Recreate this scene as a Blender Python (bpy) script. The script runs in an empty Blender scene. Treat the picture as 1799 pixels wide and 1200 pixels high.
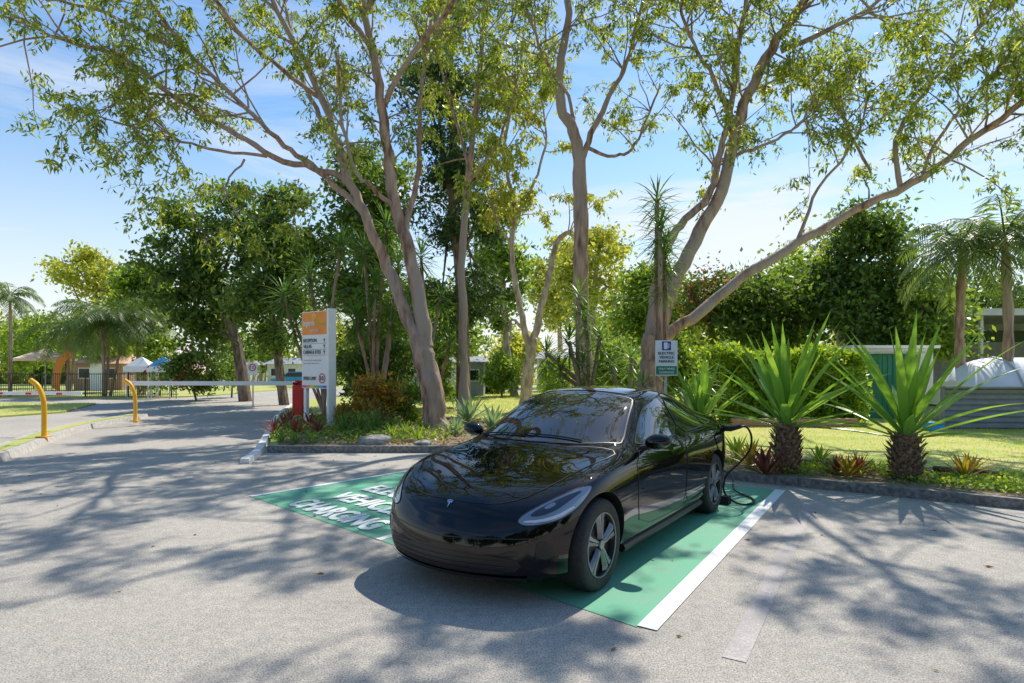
import bpy, bmesh, math, random
import numpy as np
from mathutils import Vector, Matrix
from mathutils.bvhtree import BVHTree
from mathutils.geometry import delaunay_2d_cdt
from mathutils.interpolate import poly_3d_calc
R = math.radians
C = bpy.context.scene.collection
F = 1058.0; H = 1.62; HZ = 648.0
def g(px, py, z=0.0):
    Y = F*(H-z)/(py-HZ); return Vector(((px-900)*Y/F, Y, z))
def at(px, py, Y): return Vector(((px-900)*Y/F, Y, H+(HZ-py)*Y/F))
rnd = random.Random(7)

# ------------------------------------------------------------------ materials
def newmat(name):
    m = bpy.data.materials.new(name); m.use_nodes = True
    return m, m.node_tree.nodes, m.node_tree.links, m.node_tree.nodes['Principled BSDF']
def plain(name, col, rough=.5, metal=0, coat=0, spec=.5):
    m, n, l, b = newmat(name)
    b.inputs['Base Color'].default_value = (*col, 1); b.inputs['Roughness'].default_value = rough
    b.inputs['Metallic'].default_value = metal; b.inputs['Coat Weight'].default_value = coat
    b.inputs['Coat Roughness'].default_value = .012; b.inputs['Specular IOR Level'].default_value = spec
    return m
def noisy(name, c1, c2, scale=5, rough=.8, bump=.2, detail=6, stretch=(1,1,1), c3=None, scale3=.6, bdist=.02, lo=.35, hi=.65, coat=0):
    m, n, l, b = newmat(name)
    geo = n.new('ShaderNodeNewGeometry'); mp = n.new('ShaderNodeMapping'); mp.inputs['Scale'].default_value = stretch
    l.new(geo.outputs['Position'], mp.inputs['Vector'])
    t = n.new('ShaderNodeTexNoise'); t.inputs['Scale'].default_value = scale; t.inputs['Detail'].default_value = detail
    l.new(mp.outputs[0], t.inputs['Vector'])
    r = n.new('ShaderNodeValToRGB'); r.color_ramp.elements[0].color = (*c1,1); r.color_ramp.elements[1].color = (*c2,1)
    r.color_ramp.elements[0].position = lo; r.color_ramp.elements[1].position = hi
    l.new(t.outputs['Fac'], r.inputs[0]); out = r.outputs[0]
    if c3:
        t2 = n.new('ShaderNodeTexNoise'); t2.inputs['Scale'].default_value = scale3; t2.inputs['Detail'].default_value = 5
        l.new(mp.outputs[0], t2.inputs['Vector'])
        r2 = n.new('ShaderNodeValToRGB'); r2.color_ramp.elements[0].position = .42; r2.color_ramp.elements[1].position = .6
        l.new(t2.outputs['Fac'], r2.inputs[0])
        mx = n.new('ShaderNodeMix'); mx.data_type = 'RGBA'
        l.new(r2.outputs[0], mx.inputs[0]); l.new(out, mx.inputs[6]); mx.inputs[7].default_value = (*c3,1); out = mx.outputs[2]
    l.new(out, b.inputs['Base Color']); b.inputs['Roughness'].default_value = rough; b.inputs['Coat Weight'].default_value = coat
    bp = n.new('ShaderNodeBump'); bp.inputs['Strength'].default_value = bump; bp.inputs['Distance'].default_value = bdist
    l.new(t.outputs['Fac'], bp.inputs['Height']); l.new(bp.outputs[0], b.inputs['Normal'])
    return m
def leafmat(name, cols, trans=.45, rough=.4, tmul=1.9):
    m, n, l, b = newmat(name)
    geo = n.new('ShaderNodeNewGeometry'); r = n.new('ShaderNodeValToRGB')
    els = r.color_ramp.elements
    els[0].color = (*cols[0],1); els[1].color = (*cols[-1],1)
    for i, c in enumerate(cols[1:-1]):
        e = els.new((i+1)/(len(cols)-1)); e.color = (*c,1)
    l.new(geo.outputs['Random Per Island'], r.inputs[0]); l.new(r.outputs[0], b.inputs['Base Color'])
    b.inputs['Roughness'].default_value = rough
    tr = n.new('ShaderNodeBsdfTranslucent'); mu = n.new('ShaderNodeMix'); mu.data_type='RGBA'; mu.blend_type = 'MULTIPLY'; mu.inputs[0].default_value = 1
    l.new(r.outputs[0], mu.inputs[6]); mu.inputs[7].default_value = (tmul*1.2, tmul, tmul*.5, 1)
    l.new(mu.outputs[2], tr.inputs['Color'])
    ms = n.new('ShaderNodeMixShader'); ms.inputs[0].default_value = trans
    l.new(b.outputs[0], ms.inputs[1]); l.new(tr.outputs[0], ms.inputs[2])
    l.new(ms.outputs[0], n['Material Output'].inputs['Surface'])
    return m
M = {}
def asphalt():
    m, n, l, b = newmat('asphalt')
    geo = n.new('ShaderNodeNewGeometry')
    def noise(s, d=4, r=.6):
        t = n.new('ShaderNodeTexNoise'); t.inputs['Scale'].default_value = s; t.inputs['Detail'].default_value = d; t.inputs['Roughness'].default_value = r
        l.new(geo.outputs['Position'], t.inputs['Vector']); return t
    fine = noise(95, 4, .8); mid = noise(14, 6, .7); big = noise(.5, 5)
    r = n.new('ShaderNodeValToRGB'); r.color_ramp.elements[0].position = .35; r.color_ramp.elements[1].position = .60
    r.color_ramp.elements[0].color = (.15,.135,.118,1); r.color_ramp.elements[1].color = (.78,.705,.60,1)
    l.new(fine.outputs['Fac'], r.inputs[0])
    def mulby(colsock, tex, a, c, lo=.35, hi=.65):
        rr = n.new('ShaderNodeValToRGB'); rr.color_ramp.elements[0].position = lo; rr.color_ramp.elements[1].position = hi
        rr.color_ramp.elements[0].color = (a,a,a,1); rr.color_ramp.elements[1].color = (c,c,c*.985,1)
        l.new(tex.outputs['Fac'], rr.inputs[0])
        mx = n.new('ShaderNodeMix'); mx.data_type = 'RGBA'; mx.blend_type = 'MULTIPLY'; mx.inputs[0].default_value = 1
        l.new(colsock, mx.inputs[6]); l.new(rr.outputs[0], mx.inputs[7]); return mx.outputs[2]
    c = mulby(r.outputs[0], mid, .74, 1.0); c = mulby(c, big, .80, 1.0)
    l.new(c, b.inputs['Base Color']); b.inputs['Roughness'].default_value = .85
    bp = n.new('ShaderNodeBump'); bp.inputs['Strength'].default_value = .6; bp.inputs['Distance'].default_value = .006
    l.new(fine.outputs['Fac'], bp.inputs['Height']); l.new(bp.outputs[0], b.inputs['Normal'])
    return m
M['asphalt'] = asphalt()
M['grass'] = noisy('grass', (.28,.35,.06), (.45,.50,.11), 24, .9, .6, c3=(.52,.47,.16), scale3=.7)
M['mulch'] = noisy('mulch', (.12,.08,.05), (.48,.35,.22), 40, .95, .8, c3=(.19,.16,.08), scale3=1.5)
M['kerb'] = noisy('kerb', (.13,.12,.11), (.30,.28,.25), 18, .9, .3)
M['kerb_pale'] = noisy('kerb_pale', (.38,.35,.31), (.55,.52,.47), 14, .9, .2)
M['kerb_white'] = noisy('kerb_white', (.6,.59,.57), (.85,.84,.82), 14, .8, .2)
def paint(name, col, under=(.33,.30,.27), amt=.36):
    m, n, l, b = newmat(name)
    geo = n.new('ShaderNodeNewGeometry')
    t = n.new('ShaderNodeTexNoise'); t.inputs['Scale'].default_value = 70; t.inputs['Detail'].default_value = 6; t.inputs['Roughness'].default_value = .75
    t2 = n.new('ShaderNodeTexNoise'); t2.inputs['Scale'].default_value = 2.2; t2.inputs['Detail'].default_value = 5
    l.new(geo.outputs['Position'], t.inputs['Vector']); l.new(geo.outputs['Position'], t2.inputs['Vector'])
    ad = n.new('ShaderNodeMath'); ad.operation = 'MULTIPLY_ADD'; ad.inputs[1].default_value = .5
    l.new(t2.outputs['Fac'], ad.inputs[0]); l.new(t.outputs['Fac'], ad.inputs[2])
    r = n.new('ShaderNodeValToRGB'); r.color_ramp.elements[0].position = amt+.18; r.color_ramp.elements[1].position = amt+.32
    r.color_ramp.elements[0].color = (*under,1); r.color_ramp.elements[1].color = (*col,1)
    l.new(ad.outputs[0], r.inputs[0]); l.new(r.outputs[0], b.inputs['Base Color']); b.inputs['Roughness'].default_value = .7
    bp = n.new('ShaderNodeBump'); bp.inputs['Strength'].default_value = .6; bp.inputs['Distance'].default_value = .006
    l.new(t.outputs['Fac'], bp.inputs['Height']); l.new(bp.outputs[0], b.inputs['Normal'])
    return m
M['bay_green'] = paint('bay_green', (.13,.43,.25), (.25,.37,.27), amt=.42)
M['line_white'] = paint('line_white', (.86,.86,.83), amt=.37)
M['text_white'] = paint('text_white', (.88,.90,.86), (.45,.58,.48), amt=.36)
M['line_faded'] = paint('line_faded', (.58,.51,.46), (.38,.34,.31), amt=.56)
M['bay_blue'] = paint('bay_blue', (.03,.07,.42), amt=.3)
M['bark'] = noisy('bark', (.18,.10,.07), (.58,.38,.27), 9, .9, .9, stretch=(1,1,.22), bdist=.05, c3=(.42,.33,.27), scale3=1.6)
M['bark_dark'] = noisy('bark_dark', (.09,.065,.045), (.30,.22,.16), 9, .9, .9, stretch=(1,1,.25), bdist=.05)
M['bark_pale'] = noisy('bark_pale', (.34,.25,.18), (.70,.56,.43), 8, .85, .6, stretch=(1,1,.3), bdist=.03)
M['leaf_euc'] = leafmat('leaf_euc', [(.06,.12,.022),(.12,.20,.035),(.22,.30,.045),(.34,.38,.06)], .55, tmul=2.1)
M['leaf_light'] = leafmat('leaf_light', [(.17,.24,.04),(.29,.35,.06),(.42,.44,.09)], .5, tmul=2.0)
M['leaf_mid'] = leafmat('leaf_mid', [(.07,.15,.022),(.16,.27,.04),(.27,.38,.055)], .48)
M['leaf_dark'] = leafmat('leaf_dark', [(.04,.09,.018),(.09,.165,.03),(.17,.26,.045)], .48)
M['leaf_pine'] = leafmat('leaf_pine', [(.022,.055,.02),(.05,.10,.034),(.09,.155,.044)], .38, .6)
M['leaf_hedge'] = leafmat('leaf_hedge', [(.11,.21,.022),(.22,.36,.04),(.35,.47,.05)], .48)
M['leaf_lawn'] = leafmat('leaf_lawn', [(.27,.38,.04),(.40,.48,.06),(.55,.57,.12)], .45)
M['leaf_palm'] = leafmat('leaf_palm', [(.07,.13,.03),(.15,.23,.055)], .4)
M['leaf_agave'] = leafmat('leaf_agave', [(.12,.27,.04),(.21,.39,.065)], .45, .3, 1.8)
M['leaf_yucca'] = leafmat('leaf_yucca', [(.07,.15,.035),(.14,.27,.06)], .42, .35)
M['leaf_red'] = leafmat('leaf_red', [(.09,.025,.03),(.26,.06,.06),(.14,.12,.035)], .3, .35)
M['leaf_croton'] = leafmat('leaf_croton', [(.12,.18,.03),(.42,.36,.04),(.42,.18,.04),(.09,.13,.03)], .4, .35)
M['flower_red'] = leafmat('flower_red', [(.5,.02,.02),(.65,.05,.03)], .4, tmul=1.1)
M['flower_pink'] = leafmat('flower_pink', [(.08,.15,.025),(.12,.2,.035),(.16,.19,.04),(.15,.2,.04),(.46,.09,.12)], .4, tmul=1.4)
M['leaf_blue'] = leafmat('leaf_blue', [(.18,.30,.18),(.28,.42,.25)], .25)
M['litter'] = leafmat('litter', [(.28,.15,.07),(.42,.29,.16),(.2,.12,.06)], .2, .8, 1.1)
M['agave_trunk'] = noisy('agave_trunk', (.08,.05,.035), (.42,.28,.18), 22, .9, .8)
M['car_paint'] = plain('car_paint', (.003,.003,.0035), .3, 0, 1, .0)
M['car_glass'] = plain('car_glass', (.006,.009,.010), .02, 0, 1, .5)
M['trim_black'] = plain('trim_black', (.010,.010,.010), .45)
M['rubber'] = noisy('rubber', (.014,.014,.014), (.028,.027,.026), 40, .75, .2)
M['wheel_grey'] = plain('wheel_grey', (.22,.225,.235), .3, .6)
M['wheel_dark'] = plain('wheel_dark', (.03,.03,.031), .4, .3)
M['chrome'] = plain('chrome', (.65,.66,.68), .12, 1)
M['lamp_lens'] = plain('lamp_lens', (.26,.29,.33), .15, .5, 1)
M['lamp_dark'] = plain('lamp_dark', (.035,.04,.05), .15, .3, 1)
M['lamp_white'] = plain('lamp_white', (.6,.63,.68), .15, 0, 1)
M['white'] = noisy('white', (.84,.84,.83), (.90,.90,.89), 3, .5, .03)
M['offwhite'] = noisy('offwhite', (.62,.61,.57), (.73,.72,.68), 3, .7, .05)
M['sign_grey'] = noisy('sign_grey', (.48,.49,.50), (.56,.57,.58), 3, .5, .03)
M['orange'] = noisy('orange', (.92,.27,.02), (.97,.32,.03), 3, .5, .02)
M['logo_yellow'] = plain('logo_yellow', (.95,.68,.08), .5)
M['ink'] = plain('ink', (.03,.035,.05), .5)
M['ink_grey'] = plain('ink_grey', (.18,.18,.2), .5)
M['signred'] = plain('signred', (.68,.02,.02), .45)
M['tail_red'] = plain('tail_red', (.25,.01,.01), .08, 0, 1)
M['red'] = noisy('red', (.68,.02,.015), (.8,.04,.03), 4, .4, .02)
M['yellow'] = noisy('yellow', (.88,.42,.01), (.95,.5,.02), 5, .4, .05)
M['blue'] = plain('blue', (.02,.05,.30), .4)
M['signgreen'] = plain('signgreen', (.02,.23,.10), .4)
M['metal'] = noisy('metal', (.4,.41,.42), (.55,.55,.55), 8, .4, .05)
M['black_metal'] = plain('black_metal', (.015,.015,.016), .4)
M['grey_ribbed'] = noisy('grey_ribbed', (.20,.22,.24), (.26,.28,.30), 3, .55, .03)
M['shed_green'] = noisy('shed_green', (.03,.24,.14), (.05,.29,.17), 3, .5, .05)
M['roof_grey'] = noisy('roof_grey', (.25,.26,.27), (.35,.36,.37), 3, .6, .05)
M['roof_tan'] = noisy('roof_tan', (.55,.32,.2), (.68,.42,.28), 6, .8, .2)
M['timber'] = noisy('timber', (.30,.17,.10), (.48,.30,.18), 8, .8, .2, stretch=(1,1,6))
M['blockwall'] = noisy('blockwall', (.28,.31,.35), (.38,.41,.45), 4, .8, .05)
M['win'] = plain('win', (.02,.025,.03), .08)
M['rock'] = noisy('rock', (.16,.15,.14), (.45,.42,.38), 6, .9, .8, bdist=.05)
M['canvas_tan'] = noisy('canvas_tan', (.9,.62,.42), (.94,.70,.50), 4, .8, .1)
M['canvas_blue'] = noisy('canvas_blue', (.03,.30,.65), (.05,.38,.75), 4, .7, .1)
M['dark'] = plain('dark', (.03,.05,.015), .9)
M['cream'] = noisy('cream', (.6,.57,.48), (.7,.67,.57), 4, .8, .05)

# ------------------------------------------------------------------ helpers
def link(o, parent=None):
    C.objects.link(o)
    if parent: o.parent = parent
    return o
def rootloc(p):
    while p.parent: p = p.parent
    return p
def tag(o, label=None, cat=None, group=None, kind=None):
    if label: o['label'] = label
    if cat: o['category'] = cat
    if group: o['group'] = group
    if kind: o['kind'] = kind
    return o
def thing(name, label, cat, loc=(0,0,0), rz=0, group=None):
    o = bpy.data.objects.new(name, None); o.location = loc; o.rotation_euler = (0,0,rz); o.empty_display_size = .1
    C.objects.link(o); return tag(o, label, cat, group)
class MB:
    def __init__(s): s.v = []; s.f = []; s.smooth = False
    def add(s, vs, fs):
        k = len(s.v); s.v += [tuple(v) for v in vs]; s.f += [tuple(i+k for i in f) for f in fs]; return s
    def box(s, c, sz, rz=0, m=None):
        c = Vector(c); vs = []
        rot = Matrix.Rotation(rz, 3, 'Z') if m is None else m
        for dx in (-.5,.5):
            for dy in (-.5,.5):
                for dz in (-.5,.5): vs.append(c + rot @ Vector((dx*sz[0], dy*sz[1], dz*sz[2])))
        return s.add(vs, [(0,1,3,2),(4,6,7,5),(0,4,5,1),(2,3,7,6),(0,2,6,4),(1,5,7,3)])
    def prism(s, poly, z0, z1):
        n = len(poly)
        a = sum(poly[i][0]*poly[(i+1)%n][1]-poly[(i+1)%n][0]*poly[i][1] for i in range(n))
        if a < 0: poly = poly[::-1]
        vs = [(p[0],p[1],z0) for p in poly] + [(p[0],p[1],z1) for p in poly]
        fs = [tuple(range(n-1,-1,-1)), tuple(range(n,2*n))] + [(i,(i+1)%n,(i+1)%n+n,i+n) for i in range(n)]
        return s.add(vs, fs)
    def sheet(s, poly, z):
        n = len(poly)
        a = sum(poly[i][0]*poly[(i+1)%n][1]-poly[(i+1)%n][0]*poly[i][1] for i in range(n))
        if a < 0: poly = poly[::-1]
        return s.add([(p[0],p[1],z) for p in poly], [tuple(range(n))])
    def tube(s, path, rad, n=8, cap=True):
        P = [Vector(p) for p in path]; m = len(P)
        if not hasattr(rad, '__len__'): rad = [rad]*m
        vs = []; prev = None
        for i in range(m):
            t = (P[min(i+1,m-1)]-P[max(i-1,0)])
            t = t.normalized() if t.length > 1e-9 else Vector((0,0,1))
            if prev is None: a = t.orthogonal().normalized()
            else:
                a = prev - t*prev.dot(t); a = a.normalized() if a.length > 1e-6 else t.orthogonal().normalized()
            prev = a; b = t.cross(a)
            for k in range(n):
                q = 2*math.pi*k/n; vs.append(P[i] + (a*math.cos(q)+b*math.sin(q))*rad[i])
        fs = []
        for i in range(m-1):
            for k in range(n):
                k2 = (k+1)%n; fs.append((i*n+k, i*n+k2, (i+1)*n+k2, (i+1)*n+k))
        if cap: fs += [tuple(range(n-1,-1,-1)), tuple((m-1)*n+k for k in range(n))]
        return s.add(vs, fs)
    def lathe(s, prof, c=(0,0,0), n=24, axis='Z'):
        vs = []; m = len(prof)
        for r, h in prof:
            for k in range(n):
                q = 2*math.pi*k/n
                v = (r*math.cos(q), r*math.sin(q), h) if axis == 'Z' else (r*math.cos(q), h, r*math.sin(q))
                vs.append(Vector(v)+Vector(c))
        fs = []
        for i in range(m-1):
            for k in range(n):
                k2 = (k+1)%n
                f = (i*n+k, i*n+k2, (i+1)*n+k2, (i+1)*n+k)
                fs.append(f if axis == 'Z' else f[::-1])
        return s.add(vs, fs)
    def build(s, name, mat, parent=None, smooth=False, bevel=0):
        me = bpy.data.meshes.new(name)
        off = rootloc(parent).location if (parent and not s.__dict__.get('local')) else Vector((0,0,0))
        me.from_pydata([(v[0]-off[0], v[1]-off[1], v[2]-off[2]) for v in s.v], [], s.f)
        me.materials.append(M[mat] if isinstance(mat, str) else mat)
        if smooth:
            me.polygons.foreach_set('use_smooth', [True]*len(me.polygons))
            me.set_sharp_from_angle(angle=R(40))
        me.update(); o = bpy.data.objects.new(name, me); link(o, parent)
        if bevel:
            b = o.modifiers.new('bevel', 'BEVEL'); b.width = bevel; b.segments = 2; b.limit_method = 'ANGLE'
        return o
def L_():
    m = MB(); m.local = True; return m
nr = np.random.RandomState(3)
def unit(a): return a/np.maximum(np.linalg.norm(a, axis=-1, keepdims=True), 1e-9)
def leafobj(name, pos, dirs, Ln, W, mat, parent=None, fold=0.0):
    pos = np.asarray(pos, float); n = len(pos); d = unit(np.asarray(dirs, float))
    side = unit(np.cross(d, nr.normal(size=(n,3))))
    Ln = np.broadcast_to(np.asarray(Ln, float), (n,))[:,None]; W = np.broadcast_to(np.asarray(W, float), (n,))[:,None]
    off = np.array(rootloc(parent).location) if parent else np.zeros(3)
    p = pos-off
    V = np.stack([p, p+d*Ln*.42+side*W*.5, p+d*Ln, p+d*Ln*.42-side*W*.5], 1).reshape(-1,3)
    me = bpy.data.meshes.new(name)
    me.vertices.add(4*n); me.vertices.foreach_set('co', V.astype(np.float32).ravel())
    me.loops.add(4*n); me.loops.foreach_set('vertex_index', np.arange(4*n, dtype=np.int32))
    me.polygons.add(n); me.polygons.foreach_set('loop_start', np.arange(0, 4*n, 4, dtype=np.int32))
    me.materials.append(M[mat]); me.update(calc_edges=True)
    o = bpy.data.objects.new(name, me); return link(o, parent)
def cr(P, k=5):
    P = [Vector(p) for p in P]
    if len(P) < 3: return P
    Q = [P[0]*2-P[1]] + P + [P[-1]*2-P[-2]]; out = []
    for i in range(1, len(Q)-2):
        for j in range(k):
            t = j/k; a,b,c,d = Q[i-1],Q[i],Q[i+1],Q[i+2]
            out.append(.5*((2*b)+(c-a)*t+(2*a-5*b+4*c-d)*t*t+(3*b-a-3*c+d)*t**3))
    out.append(P[-1]); return out
def rv():
    while True:
        v = Vector((rnd.uniform(-1,1), rnd.uniform(-1,1), rnd.uniform(-1,1)))
        if .01 < v.length < 1: return v.normalized()

# ------------------------------------------------------------------ ground
tag(MB().sheet([(-400,-400),(400,-400),(400,500),(-400,500)], -.03).build('ground', 'grass'), kind='structure')
tag(MB().sheet([(-46,-30),(46,-30),(46,50),(-46,50)], 0).build('road', 'asphalt'), kind='structure')
vergeR = [(-4.7,11.7),(-1.5,11.7),(.3,10.9),(3.84,8.42),(8,5.55),(16,.1),(30,-9.5),(60,-9.5),(60,44),(-4,41),(-9,36),(-10.5,30),(-8,21),(-6.3,16),(-5.3,13.2)]
tag(MB().prism(vergeR, -.02, .09).build('lawn', 'grass'), kind='structure')
tag(MB().prism([(-60,20),(-17,20),(-16.4,22),(-19,27.5),(-60,28)], -.02, .06).build('grass_verge', 'grass'), kind='structure')
tag(MB().prism([(-60,33),(-19.5,33),(-17.8,36),(-17.4,60),(-60,60)], -.02, .06).build('lawn', 'grass'), kind='structure')
bedL = [(-4.6,11.86),(-1.5,11.86),(.4,11.05),(2.2,9.8),(3,12),(2.5,15),(0,17.5),(-3,20),(-6.6,20),(-6.15,16),(-5.15,13.3)]
bedR = [(2.2,9.8),(3.92,8.58),(8.05,5.75),(15.9,.4),(17,2.0),(9.3,7.4),(7.2,8.7),(5.2,10.2),(3.4,11.3),(2.6,11)]
tag(MB().sheet(bedL, .1).build('planting_bed', 'mulch'), kind='structure')
tag(MB().sheet(bedR, .1).build('planting_bed', 'mulch'), kind='structure')
def kerb(path, w, h, mat, name):
    m = MB(); P = [Vector((p[0],p[1],0)) for p in path]; n = len(P); vs = []; fs = []
    for i, p in enumerate(P):
        t = (P[min(i+1,n-1)]-P[max(i-1,0)]).normalized(); s = Vector((-t.y,t.x,0))*w/2
        vs += [p-s+Vector((0,0,-.01)), p-s*.85+Vector((0,0,h)), p+s*.85+Vector((0,0,h)), p+s+Vector((0,0,-.01))]
    for i in range(n-1):
        a = i*4
        for k in range(3): fs.append((a+k, a+k+1, a+k+5, a+k+4))
    fs += [(0,1,2,3), (n*4-1,n*4-2,n*4-3,n*4-4)]
    m.add(vs, fs); o = m.build(name, mat); tag(o, kind='structure'); return o
kerb([(-4.72,11.68),(-1.5,11.68),(.3,10.88),(2.1,9.62)], .16, .13, 'kerb', 'kerb')
kerb([(2.1,9.62),(3.84,8.40),(8,5.53),(16,.08)], .14, .12, 'kerb', 'kerb')
kerb(cr([(-4.55,10.25,0),(-4.85,11.5,0),(-5.4,13.1,0),(-6.4,16,0),(-8.1,21,0),(-10.6,30,0)],4), .16, .09, 'kerb_white', 'kerb')
isl = cr([(-9.0,10.0,0),(-9.9,12.0,0),(-11.0,14.3,0),(-11.9,17,0),(-12.35,19.9,0)],4)
kerb(isl, .66, .13, 'kerb_pale', 'traffic_island')
tag(MB().sheet([(p.x-.17,p.y) for p in isl]+[(p.x+.17,p.y) for p in isl[::-1]], .136).build('grass_strip', 'grass'), kind='structure')
FL=Vector((-3.31,7.62,0)); FR=Vector((.78,3.77,0)); BR=Vector((3.52,8.03,0)); BL=Vector((-.45,10.9,0))
tag(MB().sheet([FL[:2],FR[:2],BR[:2],BL[:2]], .004).build('painted_bay', 'bay_green'), kind='structure')
def line(a, b, w, z=.008, mat='line_white', name='road_marking'):
    a = Vector((a[0],a[1],0)); b = Vector((b[0],b[1],0)); t = (b-a).normalized(); s = Vector((-t.y,t.x,0))*w/2
    return tag(MB().sheet([(a-s)[:2],(b-s)[:2],(b+s)[:2],(a+s)[:2]], z).build(name, mat), kind='structure')
line(FL, BL, .08); line(FR+Vector((.06,-.02,0)), BR+Vector((.06,0,0)), .13)
line((FL+FR)/2, (BL+BR)/2, .08)
line(g(1290,1160), g(1425,880), .13, .004, 'line_faded')
line(g(-220,862), g(72,782), .12, .004)
uu = (FR-FL).normalized(); vv = Vector((-uu.y, uu.x, 0))
vv = ((BR-FR).normalized()*.75+vv*.25).normalized()

# text
def textmesh(body):
    cu = bpy.data.curves.new('t', 'FONT'); cu.body = body; cu.size = 1; cu.resolution_u = 3
    o = bpy.data.objects.new('t', cu); C.objects.link(o); bpy.context.view_layer.update()
    me = bpy.data.meshes.new_from_object(o.evaluated_get(bpy.context.evaluated_depsgraph_get()))
    bpy.data.objects.remove(o)
    vs = [v.co.copy() for v in me.vertices]; fs = [tuple(p.vertices) for p in me.polygons]
    bpy.data.meshes.remove(me); return vs, fs
def text(name, body, org, right, up, width, height, mat, parent=None, kind=None, bold=0):
    vs, fs = textmesh(body)
    x0 = min(v.x for v in vs); x1 = max(v.x for v in vs); y0 = min(v.y for v in vs); y1 = max(v.y for v in vs)
    m = MB(); org = Vector(org); nrm = right.cross(up)
    k = 0
    for bx_, by_ in ([(0,0)] if not bold else [(-bold,0),(bold,0),(0,bold),(0,-bold),(0,0)]):
        m.add([org + right*((v.x-x0)/(x1-x0)*width+bx_) + up*((v.y-y0)/(y1-y0)*height+by_) + nrm*k*.0008 for v in vs], fs); k += 1
    o = m.build(name, mat, parent)
    if kind: tag(o, kind=kind)
    return o
for k, off in enumerate([Vector((0,0,0)), (FR-FL)/2-uu*.62+vv*.1]):
    o0 = Vector((-2.68,7.16,.012)) + off
    for i, s in enumerate(['CHARGING','VEHICLE','ELECTRIC']):
        w = [1.68,1.44,1.5][i]
        text('painted_lettering', s, o0+vv*(.55*i)+uu*(.06 if i else 0), uu, vv, w, .36, 'text_white', None, 'structure', bold=.02)
for off in (Vector((0,0,0)), (FR-FL)/2):
    c = (FL+(FL+FR)/2)/2 + vv*3.0 + off
    q = [c-uu*.6-vv*.55, c+uu*.6-vv*.55, c+uu*.6+vv*.55, c-uu*.6+vv*.55]
    tag(MB().sheet([p[:2] for p in q], .008).build('painted_symbol', 'bay_blue'), kind='structure')
    m = MB()
    def P2(a,b): return (c+uu*a+vv*b)[:2]
    m.sheet([P2(-.3,-.4),P2(.1,-.4),P2(.1,.4),P2(-.3,.4)], .012); m.sheet([P2(.15,-.3),P2(.22,-.3),P2(.3,.2),P2(.22,.3)], .012)
    tag(m.build('painted_symbol', 'line_white'), kind='structure')

# ------------------------------------------------------------------ the car
dv = Vector((-.565,-.825,0)).normalized()
car = thing('parked_car', 'glossy black electric sedan plugged in on the green charging bay', 'car', (.73,6.09,0), math.atan2(dv.y, dv.x))
S = [
 (.03,.14,[0,.38,.48,.52,.54,.53,.48,.39,.28,.14,0],[.18,.18,.21,.29,.385,.475,.535,.567,.585,.597,.602]),
 (.15,.30,[0,.61,.70,.735,.745,.735,.69,.59,.43,.22,0],[.165,.165,.20,.31,.43,.53,.595,.632,.652,.668,.674]),
 (.36,.50,[0,.73,.82,.85,.86,.85,.805,.71,.52,.26,0],[.16,.16,.205,.34,.48,.61,.69,.727,.73,.745,.75]),
 (.62,.70,[0,.77,.865,.90,.912,.90,.86,.76,.55,.27,0],[.16,.16,.21,.36,.53,.69,.782,.822,.806,.815,.82]),
 (.90,.92,[0,.78,.87,.91,.925,.92,.885,.78,.56,.27,0],[.16,.16,.22,.37,.56,.745,.84,.878,.86,.874,.878]),
 (1.14,1.2,[0,.78,.87,.91,.925,.92,.885,.78,.57,.28,0],[.16,.16,.22,.38,.57,.76,.865,.905,.908,.926,.93]),
 (1.28,1.45,[0,.78,.87,.90,.915,.915,.88,.775,.60,.30,0],[.16,.16,.23,.39,.58,.78,.89,.94,.965,.985,.99]),
 (1.60,1.72,[0,.78,.87,.895,.905,.912,.865,.735,.625,.31,0],[.16,.16,.23,.40,.60,.795,.915,1.03,1.11,1.155,1.17]),
 (1.93,2.03,[0,.78,.87,.89,.90,.910,.85,.685,.585,.30,0],[.16,.16,.23,.40,.61,.80,.93,1.195,1.275,1.315,1.33]),
 (2.27,2.32,[0,.78,.87,.89,.90,.91,.84,.645,.54,.27,0],[.16,.16,.23,.40,.61,.81,.94,1.32,1.385,1.42,1.43]),
 (2.75,2.75,[0,.78,.87,.89,.90,.91,.84,.63,.525,.265,0],[.16,.16,.23,.40,.61,.82,.95,1.345,1.41,1.445,1.453]),
 (3.2,3.2,[0,.78,.87,.90,.91,.915,.84,.615,.515,.26,0],[.16,.16,.23,.40,.62,.83,.965,1.30,1.37,1.405,1.413]),
 (3.6,3.6,[0,.78,.87,.91,.925,.92,.84,.62,.515,.26,0],[.16,.16,.23,.40,.63,.845,.98,1.19,1.265,1.30,1.31]),
 (3.95,3.95,[0,.78,.87,.91,.92,.92,.84,.66,.53,.27,0],[.17,.17,.24,.41,.63,.85,.99,1.09,1.155,1.18,1.19]),
 (4.28,4.22,[0,.75,.83,.875,.895,.895,.82,.70,.55,.28,0],[.18,.18,.25,.42,.62,.84,.97,1.055,1.09,1.11,1.115]),
 (4.55,4.42,[0,.66,.74,.78,.80,.80,.75,.66,.50,.25,0],[.22,.22,.28,.44,.64,.83,.96,1.045,1.085,1.105,1.11]),
 (4.67,4.58,[0,.48,.56,.60,.62,.62,.58,.50,.38,.19,0],[.26,.26,.30,.45,.64,.82,.93,1.02,1.06,1.08,1.085])]
bias = [.09,.06,.03,.0,0,.02,.06,.085,.105,.12,.13]
X0 = 2.2775
def lx(x): return X0-x
vs = []; idx = {}
def av(x,y,z): vs.append((lx(x),y,z)); return len(vs)-1
NS = len(S)
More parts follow.
